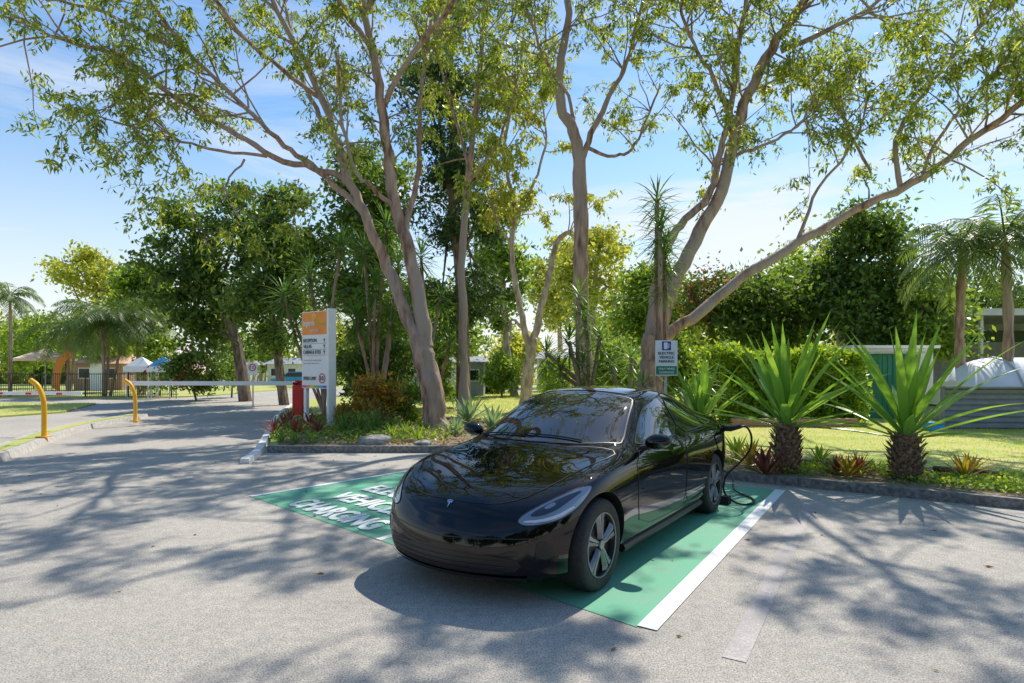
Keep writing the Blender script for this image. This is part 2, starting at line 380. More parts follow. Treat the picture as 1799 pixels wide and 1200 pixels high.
for s,(xc,xs,ys,zs) in enumerate(S):
    ym = max(ys)
    for i in range(11):
        x = xs+(xc-xs)*(1-(ys[i]/ym)**2) + (bias[i] if s == 0 else (bias[i]*.3 if s == 1 else 0))
        idx[s,i,1] = av(x, ys[i], zs[i])
        idx[s,i,-1] = idx[s,i,1] if i in (0,10) else av(x, -ys[i], zs[i])
cf = {}; cb = {}
for i in range(11):
    if i in (0,10): cf[i] = idx[0,i,1]; cb[i] = idx[NS-1,i,1]
    else: cf[i] = av(.0+bias[i]*1.1, 0, S[0][3][i]); cb[i] = av(4.70-(.06 if i < 3 else 0)+(.0 if i<8 else -.02), 0, S[-1][3][i])
fs = []
for sd in (1,-1):
    for s in range(NS-1):
        for i in range(10):
            fs.append([idx[s,i,sd], idx[s,i+1,sd], idx[s+1,i+1,sd], idx[s+1,i,sd]])
    for i in range(10):
        for cc, s in ((cf,0),(cb,NS-1)):
            f = []
            for q in (cc[i], idx[s,i,sd], idx[s,i+1,sd], cc[i+1]):
                if q not in f: f.append(q)
            fs.append(f)
me = bpy.data.meshes.new('body'); me.from_pydata(vs, [], fs)
bm = bmesh.new(); bm.from_mesh(me); bmesh.ops.recalc_face_normals(bm, faces=bm.faces)
cl = bm.edges.layers.float.new('crease_edge')
for e in bm.edges:
    a, b = e.verts[0].index, e.verts[1].index
    for s in range(1, NS-2):
        for sd in (1,-1):
            if s > 1 and {a,b} == {idx[s,6,sd], idx[s+1,6,sd]}: e[cl] = .35
            if s > 1 and {a,b} == {idx[s,4,sd], idx[s+1,4,sd]}: e[cl] = .15
            if {a,b} == {idx[s,2,sd], idx[s+1,2,sd]}: e[cl] = .4
            if s < 6 and {a,b} == {idx[s,7,sd], idx[s+1,7,sd]}: e[cl] = .3
bm.to_mesh(me); bm.free()
tmp = bpy.data.objects.new('tmp', me); C.objects.link(tmp)
sub = tmp.modifiers.new('s', 'SUBSURF'); sub.levels = 3; sub.render_levels = 3
bpy.context.view_layer.update()
bme = bpy.data.meshes.new_from_object(tmp.evaluated_get(bpy.context.evaluated_depsgraph_get()))
bpy.data.objects.remove(tmp)
bme.polygons.foreach_set('use_smooth', [True]*len(bme.polygons))
BV = [v.co.copy() for v in bme.vertices]; BN = [v.normal.copy() for v in bme.vertices]; BF = [tuple(p.vertices) for p in bme.polygons]
bvh = BVHTree.FromPolygons(BV, BF)
def cast(o, D):
    loc, nn, i, d = bvh.ray_cast(o, D)
    if loc is None: return None, None
    f = BF[i]; w = poly_3d_calc([BV[k] for k in f], loc)
    n = Vector((0,0,0))
    for k, ww in zip(f, w): n += BN[k]*ww
    return loc, n.normalized()
body = bpy.data.objects.new('body', bme); link(body, car)
bme.materials.clear(); bme.materials.append(M['car_paint']); bme.materials.append(M['trim_black'])
cut = L_()
WH = [(.84,1),(.84,-1),(3.715,1),(3.715,-1)]
for x, sd in WH:
    cut.lathe([(.0001,.56*sd),(.374,.56*sd),(.374,1.2*sd),(.0001,1.2*sd)], (lx(x),0,.345), 56, 'Y')
cm = bpy.data.meshes.new('cut'); cm.from_pydata([tuple(v) for v in cut.v], [], cut.f)
b2 = bmesh.new(); b2.from_mesh(cm); bmesh.ops.remove_doubles(b2, verts=b2.verts, dist=.0005); bmesh.ops.recalc_face_normals(b2, faces=b2.faces)
for f in b2.faces: f.material_index = 1
b2.to_mesh(cm); b2.free(); cm.materials.append(M['car_paint']); cm.materials.append(M['trim_black'])
co = bpy.data.objects.new('cut', cm); C.objects.link(co); co.parent = car
bo = body.modifiers.new('b', 'BOOLEAN'); bo.operation = 'DIFFERENCE'; bo.object = co; bo.solver = 'EXACT'
bpy.context.view_layer.update()
nm = bpy.data.meshes.new_from_object(body.evaluated_get(bpy.context.evaluated_depsgraph_get()))
body.modifiers.clear(); body.data = nm; bpy.data.objects.remove(co)
nm.polygons.foreach_set('use_smooth', [True]*len(nm.polygons)); nm.set_sharp_from_angle(angle=R(38))

def chaikin(P, it=2):
    for _ in range(it):
        Q = []
        for i in range(len(P)):
            a, b = P[i], P[(i+1)%len(P)]; Q += [a*.75+b*.25, a*.25+b*.75]
        P = Q
    return P
def inside(p, poly):
    c = False; n = len(poly); j = n-1
    for i in range(n):
        a, b = poly[i], poly[j]
        if (a.y > p.y) != (b.y > p.y) and p.x < (b.x-a.x)*(p.y-a.y)/(b.y-a.y)+a.x: c = not c
        j = i
    return c
gaps = L_()
def patch(name, pts, D, mat, parent, off=.003, step=.035, rnd_it=2, mirror=False, gap=0, gapmb=None):
    D = Vector(D).normalized(); ref = Vector((0,0,1)) if abs(D.z) < .8 else Vector((1,0,0))
    e1 = D.cross(ref).normalized(); e2 = e1.cross(D).normalized()
    P = [Vector((Vector(p).dot(e1), Vector(p).dot(e2))) for p in pts]
    if rnd_it: P = chaikin(P, rnd_it)
    Q = []
    for i in range(len(P)):
        a, b = P[i], P[(i+1)%len(P)]; k = max(1, int((b-a).length/step+.5))
        for j in range(k): Q.append(a.lerp(b, j/k))
    n = len(Q); pv = list(Q)
    xs_ = [q.x for q in Q]; ys_ = [q.y for q in Q]
    y = min(ys_)+step/2; row = 0
    while y < max(ys_):
        x = min(xs_)+step/2+(step/2 if row%2 else 0)
        while x < max(xs_):
            p = Vector((x,y))
            if inside(p, Q) and min((p-q).length for q in Q) > step*.55: pv.append(p)
            x += step
        y += step*.866; row += 1
    out = delaunay_2d_cdt(pv, [(i,(i+1)%n) for i in range(n)], [list(range(n))], 1, 1e-5)
    V = []; N = []; ok = []
    for p in out[0]:
        o = e1*p.x+e2*p.y - D*6
        loc, nn = cast(o, D)
        if loc is None: ok.append(False); V.append(o); N.append(-D)
        else: ok.append(True); V.append(loc+nn*off); N.append(nn)
    fs = []
    for f in out[2]:
        if all(ok[i] for i in f):
            a,b,c = (V[i] for i in f[:3])
            f = tuple(f)
            if (b-a).cross(c-a).dot(D) > 0: f = f[::-1]
            fs.append(f)
    res = []
    for sgn in ((1,-1) if mirror else (1,)):
        me = bpy.data.meshes.new(name)
        me.from_pydata([(v.x, v.y*sgn, v.z) for v in V], [], fs if sgn == 1 else [f[::-1] for f in fs])
        me.polygons.foreach_set('use_smooth', [True]*len(fs)); me.materials.append(M[mat]); me.update()
        me.normals_split_custom_set_from_vertices([(q.x, q.y*sgn, q.z) for q in N])
        par = parent[0 if sgn == 1 else 1] if isinstance(parent, (list,tuple)) else parent
        res.append(link(bpy.data.objects.new(name, me), par))
        if gap:
            strip([e1*q.x+e2*q.y for q in Q]+[e1*Q[0].x+e2*Q[0].y], D, gap, gapmb or gaps, sgn, off+.0012)
    return res
def strip(pts, D, w, mb, sgn=1, off=.0025):
    D = Vector(D).normalized(); H_ = []
    for p in pts:
        loc, n = cast(Vector(p)-D*6*1.0 - D*Vector(p).dot(D), D)
        if loc is None: continue
        H_.append((loc,n))
    vs = []; fs = []
    for i,(l0,n) in enumerate(H_):
        t = (H_[min(i+1,len(H_)-1)][0]-H_[max(i-1,0)][0]).normalized(); s = t.cross(n).normalized()*w/2
        for q in (l0-s+n*off, l0+s+n*off): vs.append((q.x, q.y*sgn, q.z))
    for i in range(len(H_)-1):
        f = (2*i, 2*i+1, 2*i+3, 2*i+2); fs.append(f if sgn == 1 else f[::-1])
    mb.add(vs, fs)
SD = (0,-1,0); TD = (0,0,-1); FD = (-1,0,0)
def sp(L): return [(lx(x), 1, z) for x, z in L]
def tp(L): return [(lx(x), y, 2) for x, y in L]
def sym(L): return L + [(x,-y) for x,y in L[::-1]]
patch('windscreen', tp(sym([(1.27,.0001),(1.29,.25),(1.36,.50),(1.50,.71),(1.56,.735),(1.88,.645),(2.17,.575),(2.20,.52),(2.15,.25)])), TD, 'car_glass', car, .004, .04, 1, gap=.012)
patch('roof_glass', tp(sym([(2.24,.25),(2.28,.51),(2.70,.50),(3.15,.48),(3.20,.25)])), TD, 'car_glass', car, .004, .05, 1, gap=.008)
patch('rear_window', tp(sym([(3.26,.25),(3.25,.46),(3.55,.49),(3.95,.56),(4.03,.50),(4.10,.2)])), TD, 'car_glass', car, .004, .05, 1, gap=.01)
fd = patch('door', sp([(1.50,.92),(1.47,.60),(1.56,.30),(2.62,.27),(2.70,.32),(2.72,.60),(2.72,.955),(2.1,.945)]), SD, 'car_paint', car, .002, .05, 1, True, .007)
rd = patch('door', sp([(2.745,.955),(2.745,.60),(2.74,.29),(3.22,.28),(3.36,.42),(3.52,.62),(3.60,.80),(3.62,.97),(3.2,.968)]), SD, 'car_paint', car, .002, .05, 1, True, .007)
patch('side_window', sp([(1.66,.965),(1.78,1.035),(2.02,1.175),(2.25,1.275),(2.50,1.322),(2.72,1.330),(2.70,.975),(2.2,.967)]), SD, 'car_glass', car, .004, .05, 1, True, .012)
patch('side_window', sp([(2.76,.978),(2.76,1.330),(3.05,1.312),(3.30,1.262),(3.50,1.195),(3.48,1.0),(3.40,.99)]), SD, 'car_glass', car, .004, .05, 1, True, .012)
patch('quarter_window', sp([(3.52,1.0),(3.54,1.175),(3.72,1.105),(3.88,1.035),(3.80,1.012)]), SD, 'car_glass', car, .004, .04, 1, True, .01)
hood = patch('bonnet', tp(sym([(.21,.0001),(.225,.25),(.30,.44),(.44,.57),(.75,.69),(1.15,.755),(1.40,.775),(1.36,.60),(1.24,.30)])), TD, 'car_paint', car, .002, .05, 1, gap=.009)[0]
patch('boot_lid', tp(sym([(4.14,.2),(4.08,.56),(4.30,.66),(4.50,.60),(4.60,.3)])), TD, 'car_paint', car, .002, .06, 1, gap=.008)
LD = (-.55,-.45,-.70)
hl = patch('headlight', [(lx(.25),.53,.58),(lx(.24),.59,.55),(lx(.31),.69,.55),(lx(.41),.78,.58),(lx(.53),.84,.635),(lx(.65),.87,.71),(lx(.76),.868,.775),(lx(.68),.825,.775),(lx(.54),.76,.745),(lx(.39),.66,.68)], LD, 'lamp_lens', car, .004, .02, 2, True, .008)
patch('daytime_lamp', [(lx(.26),.58,.56),(lx(.32),.685,.565),(lx(.42),.775,.592),(lx(.54),.835,.652),(lx(.53),.825,.664),(lx(.41),.76,.608),(lx(.32),.672,.58),(lx(.27),.59,.574)], LD, 'lamp_white', hl, .0065, .015, 1, True)
patch('lamp_insert', [(lx(.29),.60,.605),(lx(.33),.67,.60),(lx(.42),.745,.63),(lx(.53),.795,.69),(lx(.67),.845,.755),(lx(.56),.785,.735),(lx(.41),.685,.67)], LD, 'lamp_dark', hl, .006, .02, 2, True)
patch('reflector_bowl', [(lx(.38),.67,.65),(lx(.39),.70,.64),(lx(.45),.74,.67),(lx(.45),.715,.685)], LD, 'lamp_lens', hl, .0075, .02, 1, True)
patch('tail_light', [(lx(4.60),.56,.93),(lx(4.52),.72,.94),(lx(4.36),.83,.97),(lx(4.20),.87,.93),(lx(4.40),.85,.84),(lx(4.56),.72,.80),(lx(4.60),.62,.84)], (.5,-.8,-.1), 'tail_red', car, .004, .03, 1, True, .006)
def fp(L): return [(5, y, z) for y, z in L]
gr = patch('lower_grille', fp([(-.62,.315),(-.50,.35),(-.2,.36),(.2,.36),(.50,.35),(.62,.315),(.55,.235),(.2,.22),(-.2,.22),(-.55,.235)]), FD, 'trim_black', car, .003, .04, 1)[0]
sl = L_()
for z in (.25,.285,.32): strip([(5, y, z) for y in np.linspace(-.5,.5,21)], FD, .009, sl, 1, .007)
sl.build('grille_bar', 'wheel_dark', gr)
cr_ = L_(); strip([(5, y, .445+.05*abs(y)) for y in np.linspace(-.68,.68,31)], FD, .008, cr_, 1, .0025)
cr_.build('bumper_crease', 'trim_black', car)
patch('air_curtain', [(lx(.28),.68,.46),(lx(.34),.765,.45),(lx(.37),.78,.35),(lx(.31),.71,.33),(lx(.27),.67,.37)], (-.75,-.66,0), 'trim_black', car, .004, .03, 1, True)
lip = L_(); strip([(5, y, .20) for y in np.linspace(-.62,.62,31)], FD, .035, lip, 1, .01); lip.build('front_lip', 'trim_black', car)
gaps.build('panel_gap', 'trim_black', car)
for sd in (1,-1):
    m = L_(); m.tube([(lx(x), sd*.855, .20) for x in (1.27,1.6,2.3,2.9,3.27)], .035, 8); m.build('sill', 'trim_black', car, True)
emb = L_(); loc, n = cast(Vector((lx(.185),0,3)), Vector((0,0,-1)))
e = n.cross(Vector((0,1,0))).normalized()
if e.x < 0: e = -e
def ep(a,b): return loc+n*.006+Vector((0,1,0))*a*.85+e*b*.85
emb.add([ep(-.034,-.028),ep(0,-.036),ep(.034,-.028),ep(.031,-.020),ep(0,-.028),ep(-.031,-.020)], [(0,1,4,5),(1,2,3,4)])
emb.add([ep(-.029,-.016),ep(0,-.023),ep(.029,-.016),ep(.022,-.004),ep(.010,-.010),ep(0,.045),ep(-.010,-.010),ep(-.022,-.004)], [(0,1,6,7),(1,2,3,4),(1,4,5,6)])
emb.build('badge', 'chrome', hood)
for d_, xh, zh in ((fd,2.50,.865),(rd,3.36,.885)):
    for k, sd in enumerate((1,-1)):
        loc, n = cast(Vector((lx(xh),3,zh)), Vector((0,-1,0)))
        m = L_(); m.box((loc.x, (loc.y+.004)*sd, loc.z), (.20,.012,.020)); m.build('handle', 'wheel_grey', d_[k], bevel=.004)
for sd in (1,-1):
    m = L_()
    vs=[]; fs=[]; nu, nv = 14, 10
    for i in range(nu+1):
        a = math.pi*i/nu
        for j in range(nv*2):
            b = 2*math.pi*j/(nv*2)
            x = .085*math.cos(b)*math.sin(a); y = -.115*math.cos(a); z = .068*math.sin(b)*math.sin(a)
            x = x if x > -.03 else -.03
            vs.append((lx(1.73)+x-.008*y, sd*(.985+y), 1.005+z+ .10*y))
    for i in range(nu):
        for j in range(nv*2):
            j2 = (j+1)%(nv*2); f = (i*nv*2+j, (i+1)*nv*2+j, (i+1)*nv*2+j2, i*nv*2+j2); fs.append(f if sd == 1 else f[::-1])
    m.add(vs, fs); mo = m.build('wing_mirror', 'car_paint', car, True)
    a = L_(); a.tube([(lx(1.74), sd*.83, .935),(lx(1.735), sd*.90, .955),(lx(1.735), sd*.95, .965)], [.03,.022,.022], 8); a.build('mirror_arm', 'trim_black', mo, True)
    gl = L_(); gl.add([(lx(1.765), sd*(.985+.095*math.cos(q)), 1.007+.052*math.sin(q)+.0095*math.cos(q)) for q in [2*math.pi*i/20 for i in range(20)]], [tuple(range(20))]); gl.build('mirror_glass', 'chrome', mo)
for (y0, y1) in ((.45,-.12),(-.10,-.62)):
    m = L_(); pts = []
    for t in np.linspace(0,1,7):
        y = y0+(y1-y0)*t; x = 1.33+.10*abs(y)+.03*t
        l0, n = cast(Vector((lx(x),y,3)), Vector((0,0,-1))); pts.append(l0+n*.016)
    m.tube(pts, .007, 5); m.build('wiper', 'trim_black', car)
l0, n = cast(Vector((lx(4.27),3,.90)), Vector((0,-1,0)))
L_().box((l0.x, l0.y+.004, l0.z), (.10,.02,.10)).build('charge_port', 'trim_black', car, bevel=.01)
L_().box((l0.x, l0.y+.05, l0.z+.075), (.10,.10,.012)).build('charge_flap', 'car_paint', car, bevel=.004)
for x, sd in WH:
    c = (lx(x), 0, .335)
    def yy(d): return sd*(.905-d)
    w = L_()
    w.lathe([(.234,yy(.02)),(.232,yy(.008)),(.222,yy(.008)),(.216,yy(.03)),(.212,yy(.10)),(.205,yy(.2))], c, 48, 'Y')
    w.lathe([(.216,yy(.055)),(.05,yy(.045)),(.001,yy(.045))], c, 48, 'Y')
    wheel = w.build('wheel', 'wheel_dark', car, True)
    spk = L_()
    for k in range(5):
        a0 = 2*math.pi*k/5+.35
        def pp(r, da, d): return (c[0]+r*math.cos(a0+da), yy(d), c[2]+r*math.sin(a0+da))
        rs = [.045,.09,.14,.19,.224]; wl = [.55,.34,.28,.28,.34]; dd = [.018,.014,.016,.018,.016]
        for (s0,s1) in ((-1.0,-.10),(.10,1.0)):
            vs = []
            for r_, w_, d_ in zip(rs, wl, dd):
                vs += [pp(r_, w_*s0, d_+(.018 if s0 < -.5 else 0)), pp(r_, w_*(s0+s1)/2, d_-.004), pp(r_, w_*s1, d_+(.018 if s1 > .5 else 0))]
            fs = []
            for i in range(4):
                for q in range(2): fs.append((3*i+q, 3*i+q+1, 3*i+q+4, 3*i+q+3))
            spk.add(vs, fs)
    so = spk.build('spoke_cover', 'wheel_grey', wheel)
    sm = so.modifiers.new('s','SOLIDIFY'); sm.thickness = .006; sm.offset = 0
    L_().lathe([(.236,yy(.008)),(.234,yy(.003)),(.226,yy(.003)),(.224,yy(.010))], c, 48, 'Y').build('rim_edge', 'wheel_grey', wheel, True)
    L_().lathe([(.036,yy(.012)),(.034,yy(.006)),(.001,yy(.005))], c, 24, 'Y').build('centre_cap', 'wheel_grey', wheel, True)
    t = L_()
    t.lathe([(.228,yy(.21)),(.232,yy(.012)),(.245,yy(.004)),(.275,yy(0)),(.300,yy(.002)),(.318,yy(.010)),(.330,yy(.028)),(.335,yy(.06)),(.335,yy(.17)),(.328,yy(.205)),(.30,yy(.225)),(.24,yy(.22))], c, 64, 'Y')
    t.build('tyre', 'rubber', wheel, True)
W = Matrix.Translation(car.location) @ Matrix.Rotation(car.rotation_euler.z, 4, 'Z')
p0 = W @ Vector((l0.x, l0.y+.01, l0.z))
lft = Vector((.825,-.565,0))
cab = thing('charging_cable', 'black charging cable looping down from the rear flank of the black car', 'cable', tuple(p0))
MB().tube([p0, p0+lft*.08, p0+lft*.20+Vector((.0,0,.035))], [.032,.032,.024], 10).build('connector', 'trim_black', cab, True)
A0 = p0+lft*.20+Vector((0,0,.035))
MB().tube(cr([A0, A0+Vector((.08,.02,-.01)), A0+Vector((.15,.06,-.13)), A0+Vector((.14,.10,-.30)), A0+Vector((.04,.16,-.46)), A0+Vector((-.10,.2,-.62)), A0+Vector((-.16,.1,-.80)), A0+Vector((-.05,-.02,-.905)), A0+Vector((.15,.02,-.915)), A0+Vector((.25,.3,-.915)), A0+Vector((.2,.75,-.90)), A0+Vector((.35,1.25,-.80)), A0+Vector((.35,1.9,-.80))],6), .0125, 8).build('lead', 'trim_black', cab, True)
wc = Vector((.71,6.10,0)) - dv*(1.4375+.52)
ws = thing('wheel_stop', 'black rubber wheel stop with yellow bands behind the car', 'wheel stop', tuple(wc+lft*.12))
def wedge(c, L, mat, name, par, s=1.0):
    m = MB(); e = lft; f = dv
    pr = [(-.075*s,.0),(-.05*s,.1*s),(.05*s,.1*s),(.075*s,.0)]
    vs = [c+e*(L*a)+f*p[0]+Vector((0,0,p[1]+.005)) for a in (-.5,.5) for p in pr]
    m.add(vs, [(0,1,2,3),(7,6,5,4),(0,4,5,1),(1,5,6,2),(2,6,7,3),(3,7,4,0)]); return m.build(name, mat, par)
wedge(wc+lft*.12, 1.65, 'rubber', 'stop_body', ws)
for a in (-.55,-.05,.45,.68): wedge(wc+lft*(.12+a), .05, 'yellow', 'yellow_band', ws, 1.04)

# ------------------------------------------------------------------ trees
def limb_path(pts, Y):
    return cr([at(p[0], p[1], Y+(p[2] if len(p) > 2 else 0)) for p in pts], 5)
def euc(name, label, Y, base, limbs, mat='leaf_euc', bark='bark', nch=9, twn=6, lf=16, Ls=1.0, leafL=.16, leafW=.047, cat='tree', droop=.8, group=None, seed=1, rs_=.95):
    global rnd
    rnd = random.Random(seed)
    b = at(base[0], base[1], Y); b.z = .05
    t = thing(name, label, cat, tuple(b), 0, group)
    tw = MB(); P0 = []; P1 = []; P2_ = []
    for li, (pts, r0, r1, fol) in enumerate(limbs):
        r0 *= rs_; r1 *= rs_
        P = limb_path(pts, Y)
        if li == 0: P[0].z = -.05
        n = len(P)
        for i in range(1, n-1): P[i] += rv()*.035
        rad = [(r0+(r1-r0)*(i/(n-1))**.8)*rnd.uniform(.93,1.07) for i in range(n)]
        if li == 0: rad[0] *= 1.5; rad[1] *= 1.25
        MB().tube(P, rad, 12 if r0 > .1 else 8).build('trunk' if li == 0 else 'limb', bark, t, True)
        if not fol: continue
        length = sum((P[i+1]-P[i]).length for i in range(n-1))
        k = max(2, int(nch*fol*length/5))
        for c in range(k):
            tt = rnd.uniform(.35,1)**.7; i = min(n-2, int(tt*(n-1))); o = P[i].lerp(P[i+1], rnd.random())
            T = (P[i+1]-P[i]).normalized()
            d = (T*.6+rv()*1.0+Vector((0,0,.25))).normalized(); Lc = rnd.uniform(1.0,2.5)*Ls
            cp = [o]; q = o.copy(); dd = d.copy()
            for s in range(5):
                dd = (dd+rv()*.28+Vector((0,0,.05))).normalized(); q = q+dd*Lc/5; cp.append(q.copy())
            tw.tube(cp, [min(.026, rad[i]*.6)*(1-.14*s) for s in range(6)], 5, False)
            for w in range(twn):
                u = rnd.uniform(.5,1); j = min(4, int(u*5)); o2 = cp[j].lerp(cp[j+1], rnd.random())
                d2 = (dd*.4+rv()*.9+Vector((0,0,-.1))).normalized(); l2 = rnd.uniform(.3,.8)*Ls**.5
                e1_ = o2+d2*l2*.5; e2_ = e1_+(d2+Vector((0,0,-.45))).normalized()*l2*.5
                tw.tube([o2,e1_,e2_], [.008,.005,.003], 3, False)
                P0.append(o2[:]); P1.append(e1_[:]); P2_.append(e2_[:])
    tw.build('branches', bark, t, True)
    P0, P1, P2_ = map(np.array, (P0, P1, P2_)); m = len(P0); rs = np.random.RandomState(seed)
    k = rs.randint(int(lf*.4), int(lf*1.6)+1, m); ii = np.repeat(np.arange(m), k); N = len(ii)
    v = rs.uniform(.12,1.05,N)[:,None]; a, b_, c_ = P0[ii], P1[ii], P2_[ii]
    pos = np.where(v < .5, a+(b_-a)*v*2, b_+(c_-b_)*(v*2-1))+rs.normal(size=(N,3))*.06
    dr = unit(rs.normal(size=(N,3)))*.8; dr[:,2] -= droop
    leafobj('crown', pos, dr, rs.uniform(.65,1.25,N)*leafL, rs.uniform(.7,1.2,N)*leafW, mat, t)
    return t
euc('gum_tree', 'big multi-stemmed gum tree with spreading limbs in the bed beside the entrance sign', 15.2, (765,765), [
 ([(768,768),(762,705),(750,645),(738,595)], .34, .27, 0),
 ([(742,615),(716,555),(680,470),(645,385),(612,312),(585,225),(545,130),(490,20),(430,-120)], .19, .055, .9),
 ([(640,375),(560,300),(500,255),(430,190,-1),(350,110,-1.5),(270,10,-2)], .09, .035, 1.1),
 ([(618,320),(570,300),(480,275,-.5),(400,225,-1),(310,175,-1.5),(215,100,-2),(110,70,-2.5),(-10,10,-3)], .10, .03, 1.2),
 ([(470,275,-.5),(370,262,-1),(290,240,-1.5),(200,215,-2)], .045, .02, 2.8),
 ([(350,170,-1),(250,165,-1.6),(190,190,-2)], .04, .02, 2.4),
 ([(600,255),(555,190,.5),(520,100,1),(500,-20,1.4),(520,-140,1)], .08, .03, 1.0),
 ([(560,170),(480,110,-1),(400,30,-2),(330,-80,-3)], .07, .03, 1.1),
 ([(300,80,-1.5),(180,20,-2),(60,-10,-2.5),(-40,-60,-3)], .05, .02, 2.1),
 ([(748,610),(737,520),(712,420),(690,330),(678,230),(662,130),(640,20),(620,-130)], .22, .08, .7),
 ([(712,400),(735,300,.4),(738,200,.7),(748,100,1),(770,-30,1)], .09, .04, .8),
 ([(672,190),(715,110,-.5),(780,30,-1),(850,-90,-2)], .09, .04, 1.3),
 ([(650,80),(600,10,-1),(560,-80,-2.5),(500,-200,-4)], .08, .04, 1.4),
 ([(640,30),(690,-80,-1.5),(720,-200,-3),(700,-330,-4)], .08, .03, 1.5),
 ([(430,-110),(350,-190,-1),(250,-260,-2),(120,-300,-3)], .06, .03, 1.5),
 ([(700,372),(655,330,-.4),(625,300,-.8),(600,200,-1),(590,90,-1.5)], .07, .03, .8),
 ([(430,280,-.6),(395,330,-.8),(420,380,-.8)], .03, .012, 1.8),
 ], nch=10, lf=29, seed=11)
euc('slender_gum_tree', 'slim brown gum trunk rising straight just right of the big multi-stemmed gum', 19, (816,720), [
 ([(816,725),(815,600),(812,470),(820,350),(832,230),(845,100),(858,-40)], .17, .07, .9),
 ([(825,300),(800,200),(770,100),(760,0)], .06, .03, 1.2),
 ([(840,140),(890,60),(930,-40)], .06, .03, 1.4),
 ([(818,330),(870,260),(900,180),(910,90)], .05, .02, 1.4),
 ], nch=10, lf=27, leafL=.18, leafW=.055, seed=12)
euc('twisted_gum_tree', 'dark straight trunk with a kinked upper limb standing behind the roof of the black car', 16.5, (1030,740), [
 ([(1032,745),(1026,620),(1022,500),(1020,400),(1018,300)], .26, .20, 0),
 ([(1018,305),(1012,240),(988,190),(984,120),(998,40),(1000,-60),(1010,-170)], .19, .07, 1.0),
 ([(1019,300),(1040,235),(1070,170),(1100,110),(1125,20),(1140,-90)], .10, .04, 1.3),
 ([(1010,235),(1000,170),(960,110,-.5),(930,30,-1),(900,-60,-2)], .06, .03, 1.4),
 ([(1030,260),(1075,275),(1110,260),(1135,215),(1160,150)], .06, .025, 1.3),
 ([(1005,-20),(1050,-120,-2),(1100,-200,-4)], .07, .03, 1.6),
 ], nch=10.5, lf=29, seed=13)
euc('leaning_gum_tree', 'wide gum tree leaning right with long low limbs above the spiky plants', 14.6, (1135,760), [
 ([(1132,765),(1138,700),(1143,640),(1148,590)], .34, .25, 0),
 ([(1145,610),(1150,520),(1165,450),(1195,395),(1245,345),(1262,280),(1285,190),(1300,70),(1320,-80)], .15, .05, 1.0),
 ([(1152,600),(1182,500),(1232,405),(1275,315),(1300,205),(1345,105),(1400,20),(1470,-80)], .21, .10, 1.1),
 ([(1160,598),(1230,548),(1310,485),(1400,428),(1500,372),(1620,312),(1700,250,-.4),(1800,180,-.8),(1900,110,-1)], .16, .06, 1.0),
 ([(1582,328),(1575,245),(1615,175),(1680,95),(1745,10),(1790,-90)], .07, .03, 1.7),
 ([(1620,310),(1650,240),(1720,160,-.5),(1800,60,-1)], .05, .025, 1.9),
 ([(1372,90),(1440,60,-.5),(1520,20,-1),(1600,-60,-1.5)], .08, .03, 1.8),
 ([(1295,230),(1255,140),(1210,60),(1190,-30)], .07, .03, 1.6),
 ([(1400,425),(1440,330),(1500,250),(1530,160)], .05, .02, 1.7),
 ([(1262,285),(1340,255),(1400,220,-.4),(1450,150,-.8)], .05, .02, 1.8),
 ([(1460,-70),(1520,-180,-2),(1600,-260,-4)], .08, .03, 1.6),
 ([(1315,-60),(1300,-180,-2),(1260,-290,-4)], .07, .03, 1.6),
 ([(1530,300),(1480,200,.4),(1470,120,.4)], .04, .02, 2.0),
 ([(1790,185,-.8),(1900,60,-2),(1980,-80,-4)], .05, .02, 1.6),
 ([(1600,-50,-1.5),(1720,-70,-3),(1850,-130,-4)], .05, .02, 1.6),
 ], nch=11, lf=29, seed=14)
euc('paperbark_tree', 'pale crooked paperbark tree with a broken hooked top in the mid distance', 22, (922,725), [
 ([(922,728),(928,660),(936,600)], .26, .2, 0),
 ([(934,610),(952,540),(968,470),(978,425),(1000,408),(1015,415)], .16, .08, .5),
 ([(930,615),(915,540),(900,450),(905,360),(885,270),(900,180)], .15, .05, 1.4),
 ([(936,600),(900,560),(898,600)], .08, .04, 0),
 ([(905,380),(940,320),(960,240),(950,170)], .07, .03, 1.4),
 ([(903,440),(870,380),(860,300)], .06, .03, 1.4),
 ], 'leaf_light', 'bark_pale', nch=10, lf=28, leafL=.2, leafW=.075, seed=15)

def crown(name, boxes, Y, n, size, mat, parent, K=40, asp=.5, sig=.5, depth=None, down=.2, seed=0):
    rs = np.random.RandomState(seed); cs = []; ss = []
    tot = sum((b[1]-b[0])*(b[3]-b[2]) for b in boxes)
    for b in boxes:
        a = (b[1]-b[0])*(b[3]-b[2])/tot; k = max(3, int(K*a))
        c = at((b[0]+b[1])/2, (b[2]+b[3])/2, Y); rx = (b[1]-b[0])/2*Y/F; rz_ = (b[3]-b[2])/2*Y/F; ry = depth or min(rx, rz_*1.2)
        u = unit(rs.normal(size=(k,3)))*(rs.uniform(.25,1,k)**.5)[:,None]*.86
        cs.append(np.array(c)+u*np.array([rx,ry,rz_])); ss.append(np.full(k, sig*min(rx,rz_)*.5))
    cs = np.concatenate(cs); ss = np.concatenate(ss); ci = rs.randint(0, len(cs), n)
    sz = ss*rs.uniform(.6,1.4,len(ss))
    off = rs.normal(size=(n,3))*sz[ci][:,None]*np.array([1,1,.62])
    pos = cs[ci]+off; pos[:,2] = np.maximum(pos[:,2], .15)
    d = rs.normal(size=(n,3)); d[:,2] -= down
    return leafobj(name, pos, d, rs.uniform(.6,1.4,n)*size, rs.uniform(.6,1.4,n)*size*asp, mat, parent)
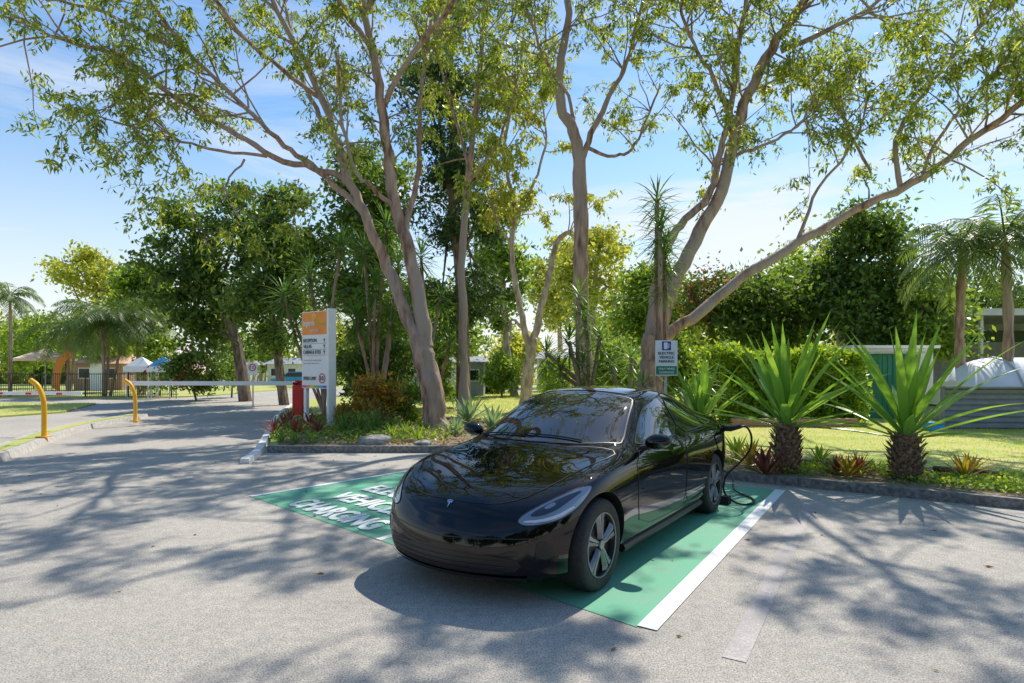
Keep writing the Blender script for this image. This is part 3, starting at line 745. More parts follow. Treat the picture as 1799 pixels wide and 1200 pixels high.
def tree(name, label, boxes, Y, n=6000, size=.3, mat='leaf_dark', bark='bark_dark', tr=.2, tx=None, K=40, cat='tree', group=None, seed=0, asp=.5, sig=.5, down=.2, depth=None):
    global rnd
    rnd = random.Random(seed+100)
    x0 = min(b[0] for b in boxes); x1 = max(b[1] for b in boxes); y0 = min(b[2] for b in boxes); y1 = max(b[3] for b in boxes)
    tx = tx or (x0+x1)/2; base = at(tx, 650, Y); base.z = .03
    t = thing(name, label, cat, tuple(base), 0, group)
    top = at((x0+x1)/2, y0+(y1-y0)*.3, Y)
    P = cr([base-Vector((0,0,.1)), base.lerp(top,.35)+rv()*.2, base.lerp(top,.7)+rv()*.3, top], 4)
    MB().tube(P, [tr*(1.2-.9*i/(len(P)-1)) for i in range(len(P))], 8).build('trunk', bark, t, True)
    m = MB()
    for b in boxes:
        c = at((b[0]+b[1])/2, (b[2]+b[3])/2, Y)
        for k in range(4):
            e = c+Vector((rnd.uniform(-.4,.4)*(b[1]-b[0])*Y/F, rnd.uniform(-1,1), rnd.uniform(-.1,.35)*(b[3]-b[2])*Y/F)); s = P[rnd.randint(len(P)//3, len(P)-2)]
            m.tube([s, s.lerp(e,.5)+Vector((0,0,-.2)), e], [tr*.4, tr*.25, tr*.1], 5, False)
    m.build('branches', bark, t, True)
    crown('crown', boxes, Y, n, size, mat, t, K, asp, sig, depth, down, seed)
    return t
tree('conifer', 'dense dark green tree with layered crown left of the entrance road', [(255,400,330,600),(340,470,300,560),(300,450,430,640)], 30, 17000, .28, 'leaf_dark', tx=432, tr=.28, K=80, seed=1, sig=.42)
tree('conifer', 'dark bushy tree directly behind the left edge of the entrance sign', [(440,560,300,560),(400,540,420,640)], 27, 12000, .26, 'leaf_dark', tx=500, tr=.2, K=55, seed=2, sig=.45)
tree('hoop_pine', 'tall dark pine with upswept tufted branches behind the central gum', [(700,860,60,300),(720,900,240,480),(740,880,440,600),(735,830,-60,90)], 24, 17000, .26, 'leaf_pine', tx=815, tr=.25, K=75, seed=3, sig=.38, asp=.3)
tree('shade_tree', 'dark leafy tree filling the space above the entrance sign', [(520,700,330,560),(560,720,240,400),(600,760,450,640)], 25, 14000, .27, 'leaf_dark', tx=640, tr=.2, K=60, seed=4)
tree('gum_tree', 'pale yellow-green gum tree far off at the left behind the palms', [(95,215,435,520),(120,250,480,600)], 62, 6000, .5, 'leaf_light', tx=170, tr=.35, seed=5)
tree('broadleaf_tree', 'rounded dark green tree between the far palms and the dark conifer', [(205,300,440,600)], 42, 6000, .4, 'leaf_mid', tr=.25, seed=6)
tree('shrub', 'green shrub beside the pool fence left of the red flowering bush', [(240,320,580,690)], 35, 3000, .22, 'leaf_mid', tr=.05, cat='bush', seed=7, K=20)
hb = tree('flowering_shrub', 'hibiscus-like bush dotted with red flowers left of the entrance road', [(300,392,608,694)], 31, 4500, .2, 'leaf_dark', tr=.05, cat='bush', seed=8, K=20)
tag(crown('blossom', [(300,380,605,680)], 30.9, 130, .2, 'flower_red', hb, 12, .9, .8, seed=9), kind='stuff')
tree('paperbark_tree', 'light green paperbark crown in the distance left of the pale crooked trunk', [(820,930,330,600)], 34, 8000, .3, 'leaf_mid', 'bark_pale', .2, 905, 45, seed=10)
tree('paperbark_tree', 'light yellow-green paperbark right of the hooked pale trunk', [(980,1120,390,600)], 38, 6500, .33, 'leaf_light', 'bark_pale', .22, 1040, 36, seed=11)
tree('gum_tree', 'hazy yellow-green gum seen between the hooked trunk and dark central trunk', [(930,1040,400,610)], 55, 6000, .45, 'leaf_light', 'bark_pale', .25, 985, 34, seed=12)
tree('broadleaf_tree', 'leafy green tree behind the cabins under the tall pine', [(700,860,500,660)], 40, 7000, .36, 'leaf_mid', tr=.25, seed=13)
tree('broadleaf_tree', 'dark green tree left of the red-tinged tree behind the charging sign', [(1080,1230,450,640)], 30, 8000, .28, 'leaf_mid', tr=.2, seed=14)
tree('flame_tree', 'green tree with a few reddish pink blossoms among the dark trees right of centre', [(1190,1310,465,580)], 26, 4500, .2, 'flower_pink', tr=.2, seed=15)
tree('broadleaf_tree', 'dark dense tree above the left end of the clipped hedge', [(1250,1400,470,640),(1300,1420,510,650)], 25, 10000, .25, 'leaf_dark', tr=.25, seed=16, K=50)
tree('broadleaf_tree', 'tallest dark green tree of the right background, domed crown behind the low limb', [(1440,1600,350,560),(1400,1560,450,640)], 24, 14000, .25, 'leaf_dark', tx=1500, tr=.3, seed=17, K=60)
tree('broadleaf_tree', 'bushy green tree between the domed tree and the carport', [(1545,1690,470,640)], 23, 9000, .23, 'leaf_mid', tr=.25, seed=18, K=40)
tree('broadleaf_tree', 'sunlit light green tree behind the clipped hedge', [(1330,1480,430,600)], 34, 6500, .3, 'leaf_mid', tr=.25, seed=19)
tree('broadleaf_tree', 'dark tree beyond the far end of the carport at the right', [(1640,1790,470,620),(1760,1900,450,620)], 38, 8000, .35, 'leaf_dark', tr=.25, seed=20)
for i,(lab,b,Y,n,sz,mt) in enumerate([
  ('dark green shrub mass behind the croton bushes left of the big gum', (585,725,570,735), 21, 5000, .2, 'leaf_dark'),
  ('leafy shrub right of the big gum trunk, in front of the blue-grey cabin', (745,800,590,720), 24, 2600, .2, 'leaf_mid'),
  ('bright green shrub at the foot of the pale paperbark', (850,915,610,700), 33, 2600, .22, 'leaf_mid'),
  ('low green bush right of the pale paperbark trunk', (945,1010,625,705), 28, 2200, .2, 'leaf_hedge'),
  ('green shrub between the dark straight trunk and the leaning gum', (1040,1140,570,715), 20, 4200, .18, 'leaf_mid'),
  ('green shrub directly behind the charging sign', (1150,1240,560,720), 19, 4000, .17, 'leaf_mid'),
  ('bright green shrub at the left end of the clipped hedge', (1215,1300,580,720), 18, 3600, .15, 'leaf_hedge'),
  ('dark green shrub beside the road beyond the entrance sign', (600,700,600,690), 36, 2500, .25, 'leaf_mid'),
  ('green bush left of the dark conifer trunk', (385,430,620,690), 34, 1500, .2, 'leaf_mid'),
  ('leafy bush between the palms and the peach umbrella', (140,240,560,640), 46, 3000, .3, 'leaf_mid'),
  ('lush green bushes behind the peach umbrella at the far left', (-20,140,540,660), 48, 5000, .32, 'leaf_mid')]):
    tree('shrub', lab, [b], Y, n, sz, mt, tr=.05, cat='bush', seed=80+i, K=26)
belt = [(-60,80,560,690),(60,150,590,690),(180,300,570,690),(380,520,560,680),(500,640,540,680),(620,760,540,680),(860,960,560,680),(1040,1160,550,680),(1160,1300,540,680),(1290,1440,560,680),(1440,1600,570,680),(1600,1760,570,680),(1780,1960,560,680),(-260,-60,520,690)]
for i, b in enumerate(belt):
    tree('background_tree', 'distant green tree closing the view on the horizon', [b], 66, 3500, .6, 'leaf_mid' if i%2 else 'leaf_light', tr=.3, seed=40+i, group='distant trees on the horizon', K=26)
for i, (x, y, h) in enumerate([(-14,-12,9),(-5,-14,10),(4,-12,9),(13,-15,10),(22,-12,9),(-24,-8,9),(0,-20,12),(9,-21,12),(-9,-20,12)]):  # unseen trees added behind the camera to be mirrored in the car paint
    b = Vector((x,y,.03)); t = thing('reflection_tree', 'unseen leafy tree added behind the viewpoint for car reflections', 'tree', tuple(b), 0, 'unseen trees added for car reflections')
    MB().tube([b, b+Vector((.2,0,h*.35)), b+Vector((0,.2,h*.7))], [.25,.2,.1], 8).build('trunk', 'bark_dark', t, True)
    n = 4000; u = unit(nr.normal(size=(60,3)))*(nr.uniform(.3,1,60)**.5)[:,None]*np.array([4.4,3,h*.42]); ci = nr.randint(0,60,n)
    pos = u[ci]+nr.normal(size=(n,3))*.6+np.array([x,y,h*.52]); pos[:,2] = np.maximum(pos[:,2], .2)
    leafobj('crown', pos, nr.normal(size=(n,3)), .5, .32, 'leaf_pine', t)

# ------------------------------------------------------------------ sword-leaved plants
def sword(m, base, az, el, L, w, bend=.5, seg=6, fold=.25, w0=.5):
    d = Vector((math.cos(az)*math.cos(el), math.sin(az)*math.cos(el), math.sin(el))); side = Vector((-math.sin(az), math.cos(az), 0))
    p = Vector(base); vs = []; fs = []
    for i in range(seg+1):
        t = i/seg; ww = w*(w0+(1-w0)*min(1,t*3.2)) * (1-max(0,(t-.35)/.65)**1.6)
        up = side.cross(d).normalized()
        if up.z < 0: up = -up
        vs += [p-side*ww/2+up*ww*fold, p, p+side*ww/2+up*ww*fold]
        if i < seg:
            p = p+d*L/seg; d = (d+Vector((0,0,-bend/seg*(.4+1.2*t)))).normalized()
    for i in range(seg):
        a = 3*i; fs += [(a,a+1,a+4,a+3),(a+1,a+2,a+5,a+4)]
    m.add(vs, fs)
def rosette(m, c, n, L, w, el0=-.2, el1=1.4, bend=.4, r=.05, seg=6, fold=.25, lv=.15):
    for i in range(n):
        az = i*2.39996+rnd.uniform(-.2,.2); t = (i+.5)/n; el = el0+(el1-el0)*t**.9+rnd.uniform(-.08,.08)
        b = Vector(c)+Vector((math.cos(az)*r*(1-t), math.sin(az)*r*(1-t), t*.12*L))
        sword(m, b, az, el, L*rnd.uniform(1-lv,1+lv*.6)*(.85+.3*math.sin(math.pi*t)), w*rnd.uniform(.85,1.1), bend*rnd.uniform(.5,1.5), seg, fold)
def agave(label, px, py, top, L, n, seed, lw=.125, tr=.24, el0=.15, cat='plant'):
    global rnd
    rnd = random.Random(seed)
    b = g(px, py, .09); t = thing('spiky_plant', label, cat, tuple(b))
    zt = H-(top-HZ)*b.y/F
    m = MB(); m.lathe([(tr*.6,.05),(tr*.8,b.z+.12),(tr*.9,b.z+(zt-b.z)*.5),(tr*.7,zt),(tr*.3,zt+.1)], (b.x,b.y,0), 20)
    k = 0; z = b.z
    while z < zt:
        for j in range(10):
            a = 2*math.pi*(j+.5*(k%2))/10+rnd.uniform(-.06,.06); u_ = (z-b.z)/(zt-b.z+.05); rr = tr*(.62+.34*math.sin(math.pi*min(1,u_*.8+.12)))
            o = Vector((b.x+math.cos(a)*rr, b.y+math.sin(a)*rr, z+rnd.uniform(-.01,.01))); out = Vector((math.cos(a),math.sin(a),0)); sd = Vector((-out.y,out.x,0))
            m.add([o-sd*.045, o+sd*.045, o+out*.035+sd*.03+Vector((0,0,.045)), o+out*rnd.uniform(.05,.10)+Vector((0,0,rnd.uniform(.06,.11))), o+out*.035-sd*.03+Vector((0,0,.045)), o+Vector((0,0,-.03))], [(0,1,2,3,4),(5,1,2,3),(5,3,4,0)])
        z += .065; k += 1
    m.build('trunk', 'agave_trunk', t)
    q = MB(); rosette(q, (b.x,b.y,zt-.05), n, L, lw, el0, 1.5, .36, tr*.7, 8, .2, .22); q.build('leaves', 'leaf_agave', t, True)
agave('large spiky sword-leaved plant on a scaly trunk, the one nearer the car', 1382, 830, 745, 1.46, 38, 1, .13, .19, .12)
agave('large spiky sword-leaved plant on a scaly trunk, rightmost and nearest the lawn edge', 1592, 842, 765, 1.54, 38, 5, .135, .20, .12)
agave('spiky sword-leaved plant partly hidden behind the rear window of the car', 1232, 795, 738, 1.05, 26, 3, .12, .17, .6)
def yucca(name, label, heads, Y, base, n=60, L=.55, w=.045, mat='leaf_yucca', stem=.05, seed=0, bend=.7):
    global rnd
    rnd = random.Random(seed); b = at(base[0], base[1], Y); b.z = .09
    t = thing(name, label, 'plant', tuple(b))
    for hx, hy in heads:
        c = at(hx, hy, Y+rnd.uniform(-.5,.5))
        MB().tube(cr([b, b.lerp(c,.5)+rv()*.12, c],4), stem, 7).build('stem', 'bark', t, True)
        m = MB(); k = 3
        for j in range(k):
            rosette(m, c-Vector((0,0,.18*j)), n//k, L, w, -.5-.2*j, 1.3-.5*j, bend, .03, 4, .15)
        m.build('leaves', mat, t, True)
yucca('dracaena', 'slender dracaena with spiky tufts up its stem left of the leaning gum', [(1160,400),(1155,350),(1168,440),(1162,490)], 13.5, (1160,770), 75, .62, .045, seed=1)
yucca('yucca', 'spiky yucca clump at the foot of the dark straight trunk', [(1028,560),(1000,600),(1055,590),(1025,640),(1018,520)], 14.5, (1028,766), 70, .62, .045, seed=2)
yucca('yucca', 'spiky yucca left of the charging sign behind the car roof', [(1075,640),(1110,630),(960,620),(985,655)], 15, (1090,766), 60, .55, .045, seed=3)
yucca('dracaena', 'tall dark dracaena clump with spiky heads behind the entrance sign', [(520,570),(545,480),(600,430),(580,530),(500,520)], 20, (570,735), 75, .85, .06, seed=4)
yucca('dracaena', 'dark dracaena clump with drooping heads between the sign and big gum', [(640,440),(680,400),(660,500),(700,470),(625,560),(690,560)], 18.5, (660,740), 75, .85, .06, seed=5)
yucca('dracaena', 'dracaena heads just behind the fork of the big gum', [(740,450),(720,540),(775,520),(790,600)], 19.5, (750,738), 70, .8, .055, seed=6)
yucca('cordyline', 'small leafy cordyline right of the charging sign post', [(1205,690),(1240,660),(1130,680)], 12.2, (1210,780), 50, .45, .05, seed=7)
def clump(name, label, px, py, L, n, w, mat, cat='plant', el0=.2, bend=.5, group=None, seed=0):
    global rnd
    rnd = random.Random(seed+px); b = g(px, py, .1); t = thing(name, label, cat, tuple(b), 0, group)
    m = MB(); rosette(m, b, n, L, w, el0, 1.4, bend, .04, 4, .2); m.build('leaves', mat, t, True); return t
bro = 'dark red bromeliads along the left end of the bed'
for px, py in ((483,765),(500,752),(522,762),(545,752),(560,764),(510,742),(538,738)):
    clump('bromeliad', 'dark red bromeliad rosette in front of the entrance sign', px, py, .42, 22, .055, 'leaf_red', group=bro)
for px, py in ((495,778),(520,780),(548,779)):
    clump('border_grass', 'low green grassy tuft along the kerb under the dark red bromeliads', px, py, .26, 26, .03, 'leaf_yucca', group='low green tufts under the bromeliads')
for i,(px, py) in enumerate(((604,764),(632,762),(660,758))):
    clump('strappy_lily', ['dark green strappy clump at the foot of the sign post','middle dark green strappy clump left of the rock','dark green strappy clump behind the rock'][i], px, py, .62, 46, .035, 'leaf_yucca', bend=1.0)
clump('agave', 'pale blue-green agave right of the big gum trunk', 824, 742, .78, 26, .14, 'leaf_blue', bend=.2)
clump('agave', 'low blue-green agave between the gum trunk and the car windscreen', 866, 757, .65, 22, .13, 'leaf_blue', bend=.2)
clump('agave', 'small blue-green agave against the right side of the gum trunk', 802, 764, .45, 20, .09, 'leaf_blue', bend=.2)
for px, py in ((715,768),(735,775),(690,770),(700,752)):
    clump('border_fern', 'small green fern at the left foot of the big gum', px, py, .36, 26, .03, 'leaf_mid', bend=.9, group='small ferns at the foot of the big gum')
tree('croton_bush', 'yellow and orange variegated croton bush left of the big gum trunk', [(622,706,648,752)], 16.4, 2600, .16, 'leaf_croton', tr=.03, cat='bush', seed=60, K=24, asp=.3, down=-.3)
tree('croton_bush', 'low reddish cordyline bush just right of the entrance sign post', [(588,640,700,752)], 16.0, 1200, .16, 'leaf_croton', tr=.03, cat='bush', seed=61, K=14, asp=.25, down=-.4)
tree('croton_bush', 'green and yellow bush against the left side of the big gum', [(690,745,665,745)], 16.8, 1400, .15, 'leaf_mid', tr=.03, cat='bush', seed=62, K=14, asp=.35)
def rock(label, px, py, s, seed):
    rs = random.Random(seed); b = g(px,py,.1); bm = bmesh.new(); bmesh.ops.create_icosphere(bm, subdivisions=3, radius=1)
    ph = [rs.uniform(0,6) for _ in range(6)]
    for v in bm.verts:
        k = 1+.16*math.sin(3*v.co.x+ph[0])+.14*math.sin(4*v.co.y+ph[1])+.12*math.sin(5*v.co.z+ph[2])+.05*math.sin(11*v.co.x+ph[3])
        v.co = Vector((v.co.x*s[0]*k, v.co.y*s[1]*k, v.co.z*s[2]*k+s[2]*.4))
    me = bpy.data.meshes.new('rock'); bm.to_mesh(me); bm.free(); me.materials.append(M['rock'])
    me.polygons.foreach_set('use_smooth', [True]*len(me.polygons))
    o = bpy.data.objects.new('garden_rock', me); o.location = b; C.objects.link(o); tag(o, label, 'rock')
rock('large flat grey rock at the front of the left bed', 655, 782, (.42,.22,.13), 1)
rock('small grey rock at the kerb below the gum trunk', 742, 784, (.16,.12,.10), 2)
for i,(px,py,mt,L) in enumerate(((1492,838,'leaf_croton',.34),(1510,832,'leaf_red',.3),(1470,832,'leaf_red',.28))):
    clump('bromeliad', ['orange bromeliad between the two large spiky plants','dark red bromeliad right of the orange one between the spiky plants','small red bromeliad left of the orange one between the spiky plants'][i], px, py, L, 26, .04, mt)
clump('bromeliad', 'yellow-green bromeliad right of the rightmost spiky plant', 1694, 840, .36, 22, .05, 'leaf_croton')
clump('bromeliad', 'second yellow-green bromeliad at the right edge of the bed', 1708, 832, .28, 18, .05, 'leaf_croton')
clump('bromeliad', 'dark purple plant against the trunk of the nearer spiky plant', 1345, 835, .42, 20, .08, 'leaf_red', bend=.3)
clump('cordyline', 'pink and cream cordyline tuft left of the nearer spiky plant', 1318, 818, .42, 24, .06, 'leaf_croton', bend=.4)
clump('shrub_seedling', 'low yellow-green tuft beside the charging cable', 1296, 806, .4, 24, .06, 'leaf_hedge', bend=.4)
clump('shrub_seedling', 'light green tuft behind the bromeliads between the spiky plants', 1440, 815, .3, 22, .05, 'leaf_hedge', bend=.4)
tag(MB().tube([g(1640,824,.14), g(1700,829,.15), g(1765,834,.14)], [.05,.055,.045], 10).build('garden_log', 'bark_dark', None, True), 'thin dark log edging the lawn right of the rightmost spiky plant', 'log')
tag(MB().tube([g(1412,812,.14), g(1450,815,.15), g(1480,820,.14)], [.045,.05,.045], 10).build('garden_log', 'bark_dark', None, True), 'short dark log at the bed edge between the spiky plants', 'log')
tag(MB().box((at(1395,0,15.9).x,15.9,.2), (3.3,.16,.22)).build('timber_sleeper', 'timber', None, bevel=.01), 'weathered timber sleeper lying in front of the hedge', 'sleeper')

def inpoly(P, poly):
    x, y = P[:,0], P[:,1]; c = np.zeros(len(P), bool); n = len(poly); j = n-1
    for i in range(n):
        xi, yi = poly[i][:2]; xj, yj = poly[j][:2]
        with np.errstate(divide='ignore', invalid='ignore'):
            c ^= ((yi > y) != (yj > y)) & (x < (xj-xi)*(y-yi)/(yj-yi+1e-12)+xi)
        j = i
    return c
def scatter(name, poly, n, z, size, asp, mat, flat=.5, up=0, hmax=.06, patchy=0):
    xs_ = [p[0] for p in poly]; ys_ = [p[1] for p in poly]
    P = np.column_stack([nr.uniform(min(xs_),max(xs_),n), nr.uniform(min(ys_),max(ys_),n)])
    P = P[inpoly(P, poly)]
    if patchy:
        f = np.sin(P[:,0]*2.1+1.3*np.sin(P[:,1]*1.7))*np.sin(P[:,1]*2.6+np.sin(P[:,0]*1.1)); P = P[f+nr.normal(size=len(P))*.25 > patchy-1]
    k = len(P); pos = np.column_stack([P, z+nr.uniform(0,1,k)*hmax]); d = nr.normal(size=(k,3)); d[:,2] = d[:,2]*flat*.5+up
    o = leafobj(name, pos, d, nr.uniform(.6,1.3,k)*size, nr.uniform(.6,1.3,k)*size*asp, mat); return tag(o, kind='stuff')
tag(scatter('ground_cover', [(3.0,9.1),(3.95,8.62),(8.1,5.8),(9.5,7.0),(7.0,8.5),(5.0,9.6),(3.5,10.0)], 26000, .1, .055, .6, 'leaf_hedge', .6, .5, .09, 1.0), 'low green leafy ground cover filling the right bed', 'ground cover')
tag(scatter('ground_cover', [(3.0,9.1),(3.95,8.62),(8.1,5.8),(9.5,7.0),(7.0,8.5),(5.0,9.6),(3.5,10.0)], 14000, .1, .05, .5, 'leaf_mid', .6, .4, .07, .6), 'darker creeping leaves among the right bed planting', 'ground cover')
tag(scatter('leaf_litter', bedL, 9000, .105, .09, .35, 'litter', .3, 0, .03), 'brown fallen leaves and bark lying over the left bed', 'leaf litter')
tag(scatter('leaf_litter', bedR, 9000, .105, .08, .35, 'litter', .3, 0, .03), 'brown fallen leaves lying over the right bed', 'leaf litter')
tag(scatter('fallen_leaves', [(-8,2.5),(8,2.5),(9,5),(3.8,8.2),(-1,11.4),(-4.4,11.4),(-9,11)], 150, .006, .06, .3, 'litter', .05, 0, .004), 'scattered dry leaves lying on the asphalt', 'leaf litter')
tag(scatter('fallen_leaves', [(2.3,9.5),(3.84,8.25),(8,5.4),(12,2.6),(11.8,2.2),(8,4.9),(3.6,8.0)], 500, .014, .05, .35, 'litter', .05, 0, .004), 'dry leaves gathered along the kerb of the right bed', 'leaf litter')
tag(scatter('ground_cover', [(-6,15.5),(-5,12.4),(-3.8,12.0),(-1.4,12.4),(-1,15),(-3,18),(-6,18)], 6000, .1, .09, .5, 'leaf_mid', .6, .6, .15, .5), 'low green leaves between the plants of the left bed', 'ground cover')
lawnN = [(5,10.0),(7.2,8.8),(9.5,7.4),(16,3),(24,8),(20,18),(3,18),(3,12)]
tag(scatter('grass_blades', lawnN, 70000, .085, .055, .16, 'leaf_lawn', .6, 1.1, .01), 'short sunlit grass of the right lawn', 'grass')
tag(scatter('grass_blades', [(-4,20),(2,16),(9,18),(9,40),(-4,40)], 30000, .085, .09, .16, 'leaf_lawn', .6, 1.1, .01), 'short grass of the lawn beyond the car', 'grass')
tag(scatter('grass_blades', [(-60,20),(-17,20),(-16.4,22),(-19,27.5),(-60,28)], 20000, .06, .08, .16, 'leaf_lawn', .6, 1.1, .01), 'grass of the verge across the entry lane', 'grass')

hd = thing('clipped_hedge', 'long clipped bright green hedge behind the spiky plants', 'hedge', tuple(Vector((9,17,.09))))
def hedge_at(x0, x1, Y, z1, d, n, par, sz=1.0):
    MB().box(((x0+x1)/2, Y+d/2, z1/2-.1), (x1-x0-.5, d-.5, z1-.5)).build('dark_core', 'dark', par)  # solid dark box added as a core behind the hedge leaves
    P = np.column_stack([nr.uniform(x0,x1,n), nr.uniform(Y,Y+d,n), nr.uniform(.1,z1,n)])
    f = nr.randint(0,3,n); P[f<=1,1] = Y+np.abs(nr.normal(size=(f<=1).sum()))*.18; P[f==2,2] = z1-np.abs(nr.normal(size=(f==2).sum()))*.14
    P += nr.normal(size=P.shape)*.07
    bump = .10*np.sin(P[:,0]*2.3)+.07*np.sin(P[:,0]*5.1+P[:,1]*2)+.05*np.sin(P[:,0]*9.7)
    P[:,2] += bump*P[:,2]/z1; P[:,1] += .10*np.sin(P[:,0]*3.3+P[:,2]*4)+.06*np.sin(P[:,0]*8+P[:,2]*7)
    d_ = nr.normal(size=(n,3)); d_[:,1] -= .5; d_[:,2] += .4
    leafobj('foliage', P, d_, nr.uniform(.10,.20,n)*sz, nr.uniform(.05,.09,n)*sz, 'leaf_hedge', par)
hedge_at(at(1270,0,17).x, at(1525,0,17).x, 17, at(0,622,17).z, 1.4, 17000, hd)
h2 = thing('clipped_hedge', 'low hedge in the distance under the tall pine behind the lawn', 'hedge', (-2,36,.09))
hedge_at(-3.5, -.2, 37, 2.1, 1.2, 3000, h2, 1.4)

def frond(m, base, az, el, L, nl=22, ll=.5, bend=1.3, w=.05, drop=.5):
    d = Vector((math.cos(az)*math.cos(el), math.sin(az)*math.cos(el), math.sin(el))); p = Vector(base); side = Vector((-math.sin(az), math.cos(az), 0))
    path = [p.copy()]
    for i in range(nl):
        t = i/nl; p = p+d*L/nl; d = (d+Vector((0,0,-bend/nl*(.5+t)))).normalized(); path.append(p.copy())
        if i < 2: continue
        l = ll*math.sin(math.pi*min(1,.12+.86*t))**.6
        for s in (1,-1):
            q = (side*s*.8+d*.5+Vector((0,0,-drop*(.4+rnd.random()*.9)))).normalized()
            e = p+q*l+Vector((0,0,-.12*l)); mid = p+q*l*.45+Vector((0,0,.03*l)); n2 = d*w*.5
            m.add([p, mid+n2, e, mid-n2], [(0,1,2,3)])
    return path
def palm(label, px, Y, top_py, L, n=14, tr=.13, seed=0, cat='palm', trunks=1, group=None, ll=.5, bark='bark', basepx=None):
    global rnd
    rnd = random.Random(seed); c = at(px, top_py, Y); b = Vector((c.x, Y, .05)) if basepx is None else Vector((at(basepx,0,Y).x, Y, .05))
    t = thing('palm_tree', label, cat, tuple(b), 0, group)
    for k in range(trunks):
        off = Vector((rnd.uniform(-.9,.9), rnd.uniform(-.5,.5), -rnd.uniform(0,1.2)))*(1 if k else 0)
        cc = c+off; bb = b+Vector((off.x*.3, off.y*.3, 0))
        m = MB(); P = cr([bb, bb.lerp(cc,.5)+rv()*.1, cc],5); m.tube(P, [tr*(1.15-.25*(i%2)-.3*i/len(P)) for i in range(len(P))], 8); m.build('trunk', bark, t, True)
        f = MB(); r = MB()
        for i in range(n):
            az = i*2.39996+rnd.uniform(-.3,.3); el = -.35+1.5*(i/n)+rnd.uniform(-.1,.1)
            pth = frond(f, cc, az, el, L*rnd.uniform(.85,1.1), 28, ll, 2.1, .06)
            r.tube(pth[::4], [.03*(1-.12*j) for j in range(len(pth[::4]))], 4, False)
        f.build('fronds', 'leaf_palm', t); r.build('frond_ribs', 'leaf_palm', t)
palm('left palm of the pair at the right edge, in front of the carport', 1692, 17.5, 440, 2.2, 20, .14, 1, ll=.65)
palm('right palm of the pair at the right edge, in front of the carport', 1765, 17, 415, 2.4, 22, .14, 2, ll=.7)
palm('small palm at the far left edge behind the pool fence', 18, 34, 520, 1.9, 16, .1, 3, ll=.6)
palm('bushy cane palm clump with several trunks behind the pool fence', 185, 34, 560, 2.8, 14, .08, 4, trunks=5, ll=.7)
palm('cane palm clump left of the rounded dark green tree', 120, 36, 580, 2.6, 12, .08, 6, trunks=3, ll=.7)
palm('short palm at the foot of the dark conifer', 245, 36, 560, 2.4, 14, .1, 7, trunks=2, ll=.7)
palm('slim palm in the far distance between the dark trunk and the leaning gum', 1110, 34, 530, 1.8, 14, .1, 8)

# ------------------------------------------------------------------ entrance sign
rt_ = Vector((.826,-.563,0)).normalized(); upv = Vector((0,0,1)); nb = Vector((.563,.826,0)).normalized()
SL = Vector((-5.70,16.3,0)); wS = 1.07; zb, zt = 1.10, 3.15
sg = thing('entrance_sign', 'tall white entrance sign with an orange top panel and direction arrows', 'sign', tuple(SL))
def sbox(m, a0, a1, z0, z1, d0, d1):
    vs = [SL+rt_*a+nb*d+upv*z for a in (a0,a1) for d in (d0,d1) for z in (z0,z1)]
    return m.add(vs, [(0,1,3,2),(4,6,7,5),(0,4,5,1),(2,3,7,6),(0,2,6,4),(1,5,7,3)])
sbox(MB(), 0, wS, zb, zt, .02, .14).build('panel', 'white', sg)
sbox(MB(), wS+.003, wS+.08, .05, zt+.05, -.02, .22).build('post', 'white', sg)
sbox(MB(), .06, .16, .05, zb-.003, .03, .13).build('post', 'white', sg)
sbox(MB(), .02, wS-.02, zt-.62, zt-.02, .012, .019).build('orange_panel', 'orange', sg)
def st(name, s, a, z, w, h, mat='ink', d=.008, bold=.002): return text(name, s, SL+rt_*a+upv*z+nb*d, rt_, upv, w, h, mat, sg, bold=bold)
st('lettering', 'ingenia', .08, zt-.42, .46, .18, 'white', .006, .005); st('lettering', 'Holidays', .56, zt-.42, .44, .18, 'logo_yellow', .006, .003)
st('lettering', 'BYRON BAY', .36, zt-.54, .38, .06, 'white', .006, .002)
m = MB()
for k in range(8):
    a = 2*math.pi*k/8; cc = SL+rt_*.52+upv*(zt-.14)+nb*.006
    def q(r, da): return cc+rt_*(r*math.cos(a+da))+upv*(r*math.sin(a+da))
    m.add([q(.03,-.3),q(.080,-.27),q(.095,0),q(.080,.27),q(.03,.3)], [(0,1,2,3,4)])
m.build('emblem', 'logo_yellow', sg)
for i, s in enumerate(['RECEPTION','VILLAS','CABINS & SITES']):
    z = zt-.82-i*.155; st('lettering', s, .07, z, [.55,.34,.72][i], .09, bold=.003)
    m = MB(); c = SL+rt_*.93+upv*(z+.04)+nb*.014
    m.add([c+rt_*-.014-upv*.05, c+rt_*.014-upv*.05, c+rt_*.014+upv*.01, c-rt_*.014+upv*.01], [(0,1,2,3)]); m.add([c-rt_*.042+upv*.01, c+rt_*.042+upv*.01, c+upv*.06], [(0,1,2)])
    m.build('arrow', 'ink', sg)
    sbox(MB(), .06, wS-.06, z-.042, z-.034, .012, .019).build('divider', 'ink_grey', sg)
st('lettering', 'All visitors and residents please', .07, zt-1.33, .75, .05, 'ink_grey', bold=0); st('lettering', 'see Reception upon arrival', .07, zt-1.41, .65, .05, 'ink_grey', bold=0)
st('lettering', 'SPEED LIMIT', .07, zb+.22, .54, .09, bold=.003)
def disc(c, r, mat, name, par, right, up, n=28, r0=0):
    m = MB()
    if r0:
        vs = [c+right*(rr*math.cos(2*math.pi*i/n))+up*(rr*math.sin(2*math.pi*i/n)) for rr in (r0,r) for i in range(n)]
        m.add(vs, [(i,(i+1)%n,(i+1)%n+n,i+n) for i in range(n)])
    else: m.add([c+right*(r*math.cos(2*math.pi*i/n))+up*(r*math.sin(2*math.pi*i/n)) for i in range(n)], [tuple(range(n))])
    return m.build(name, mat, par)
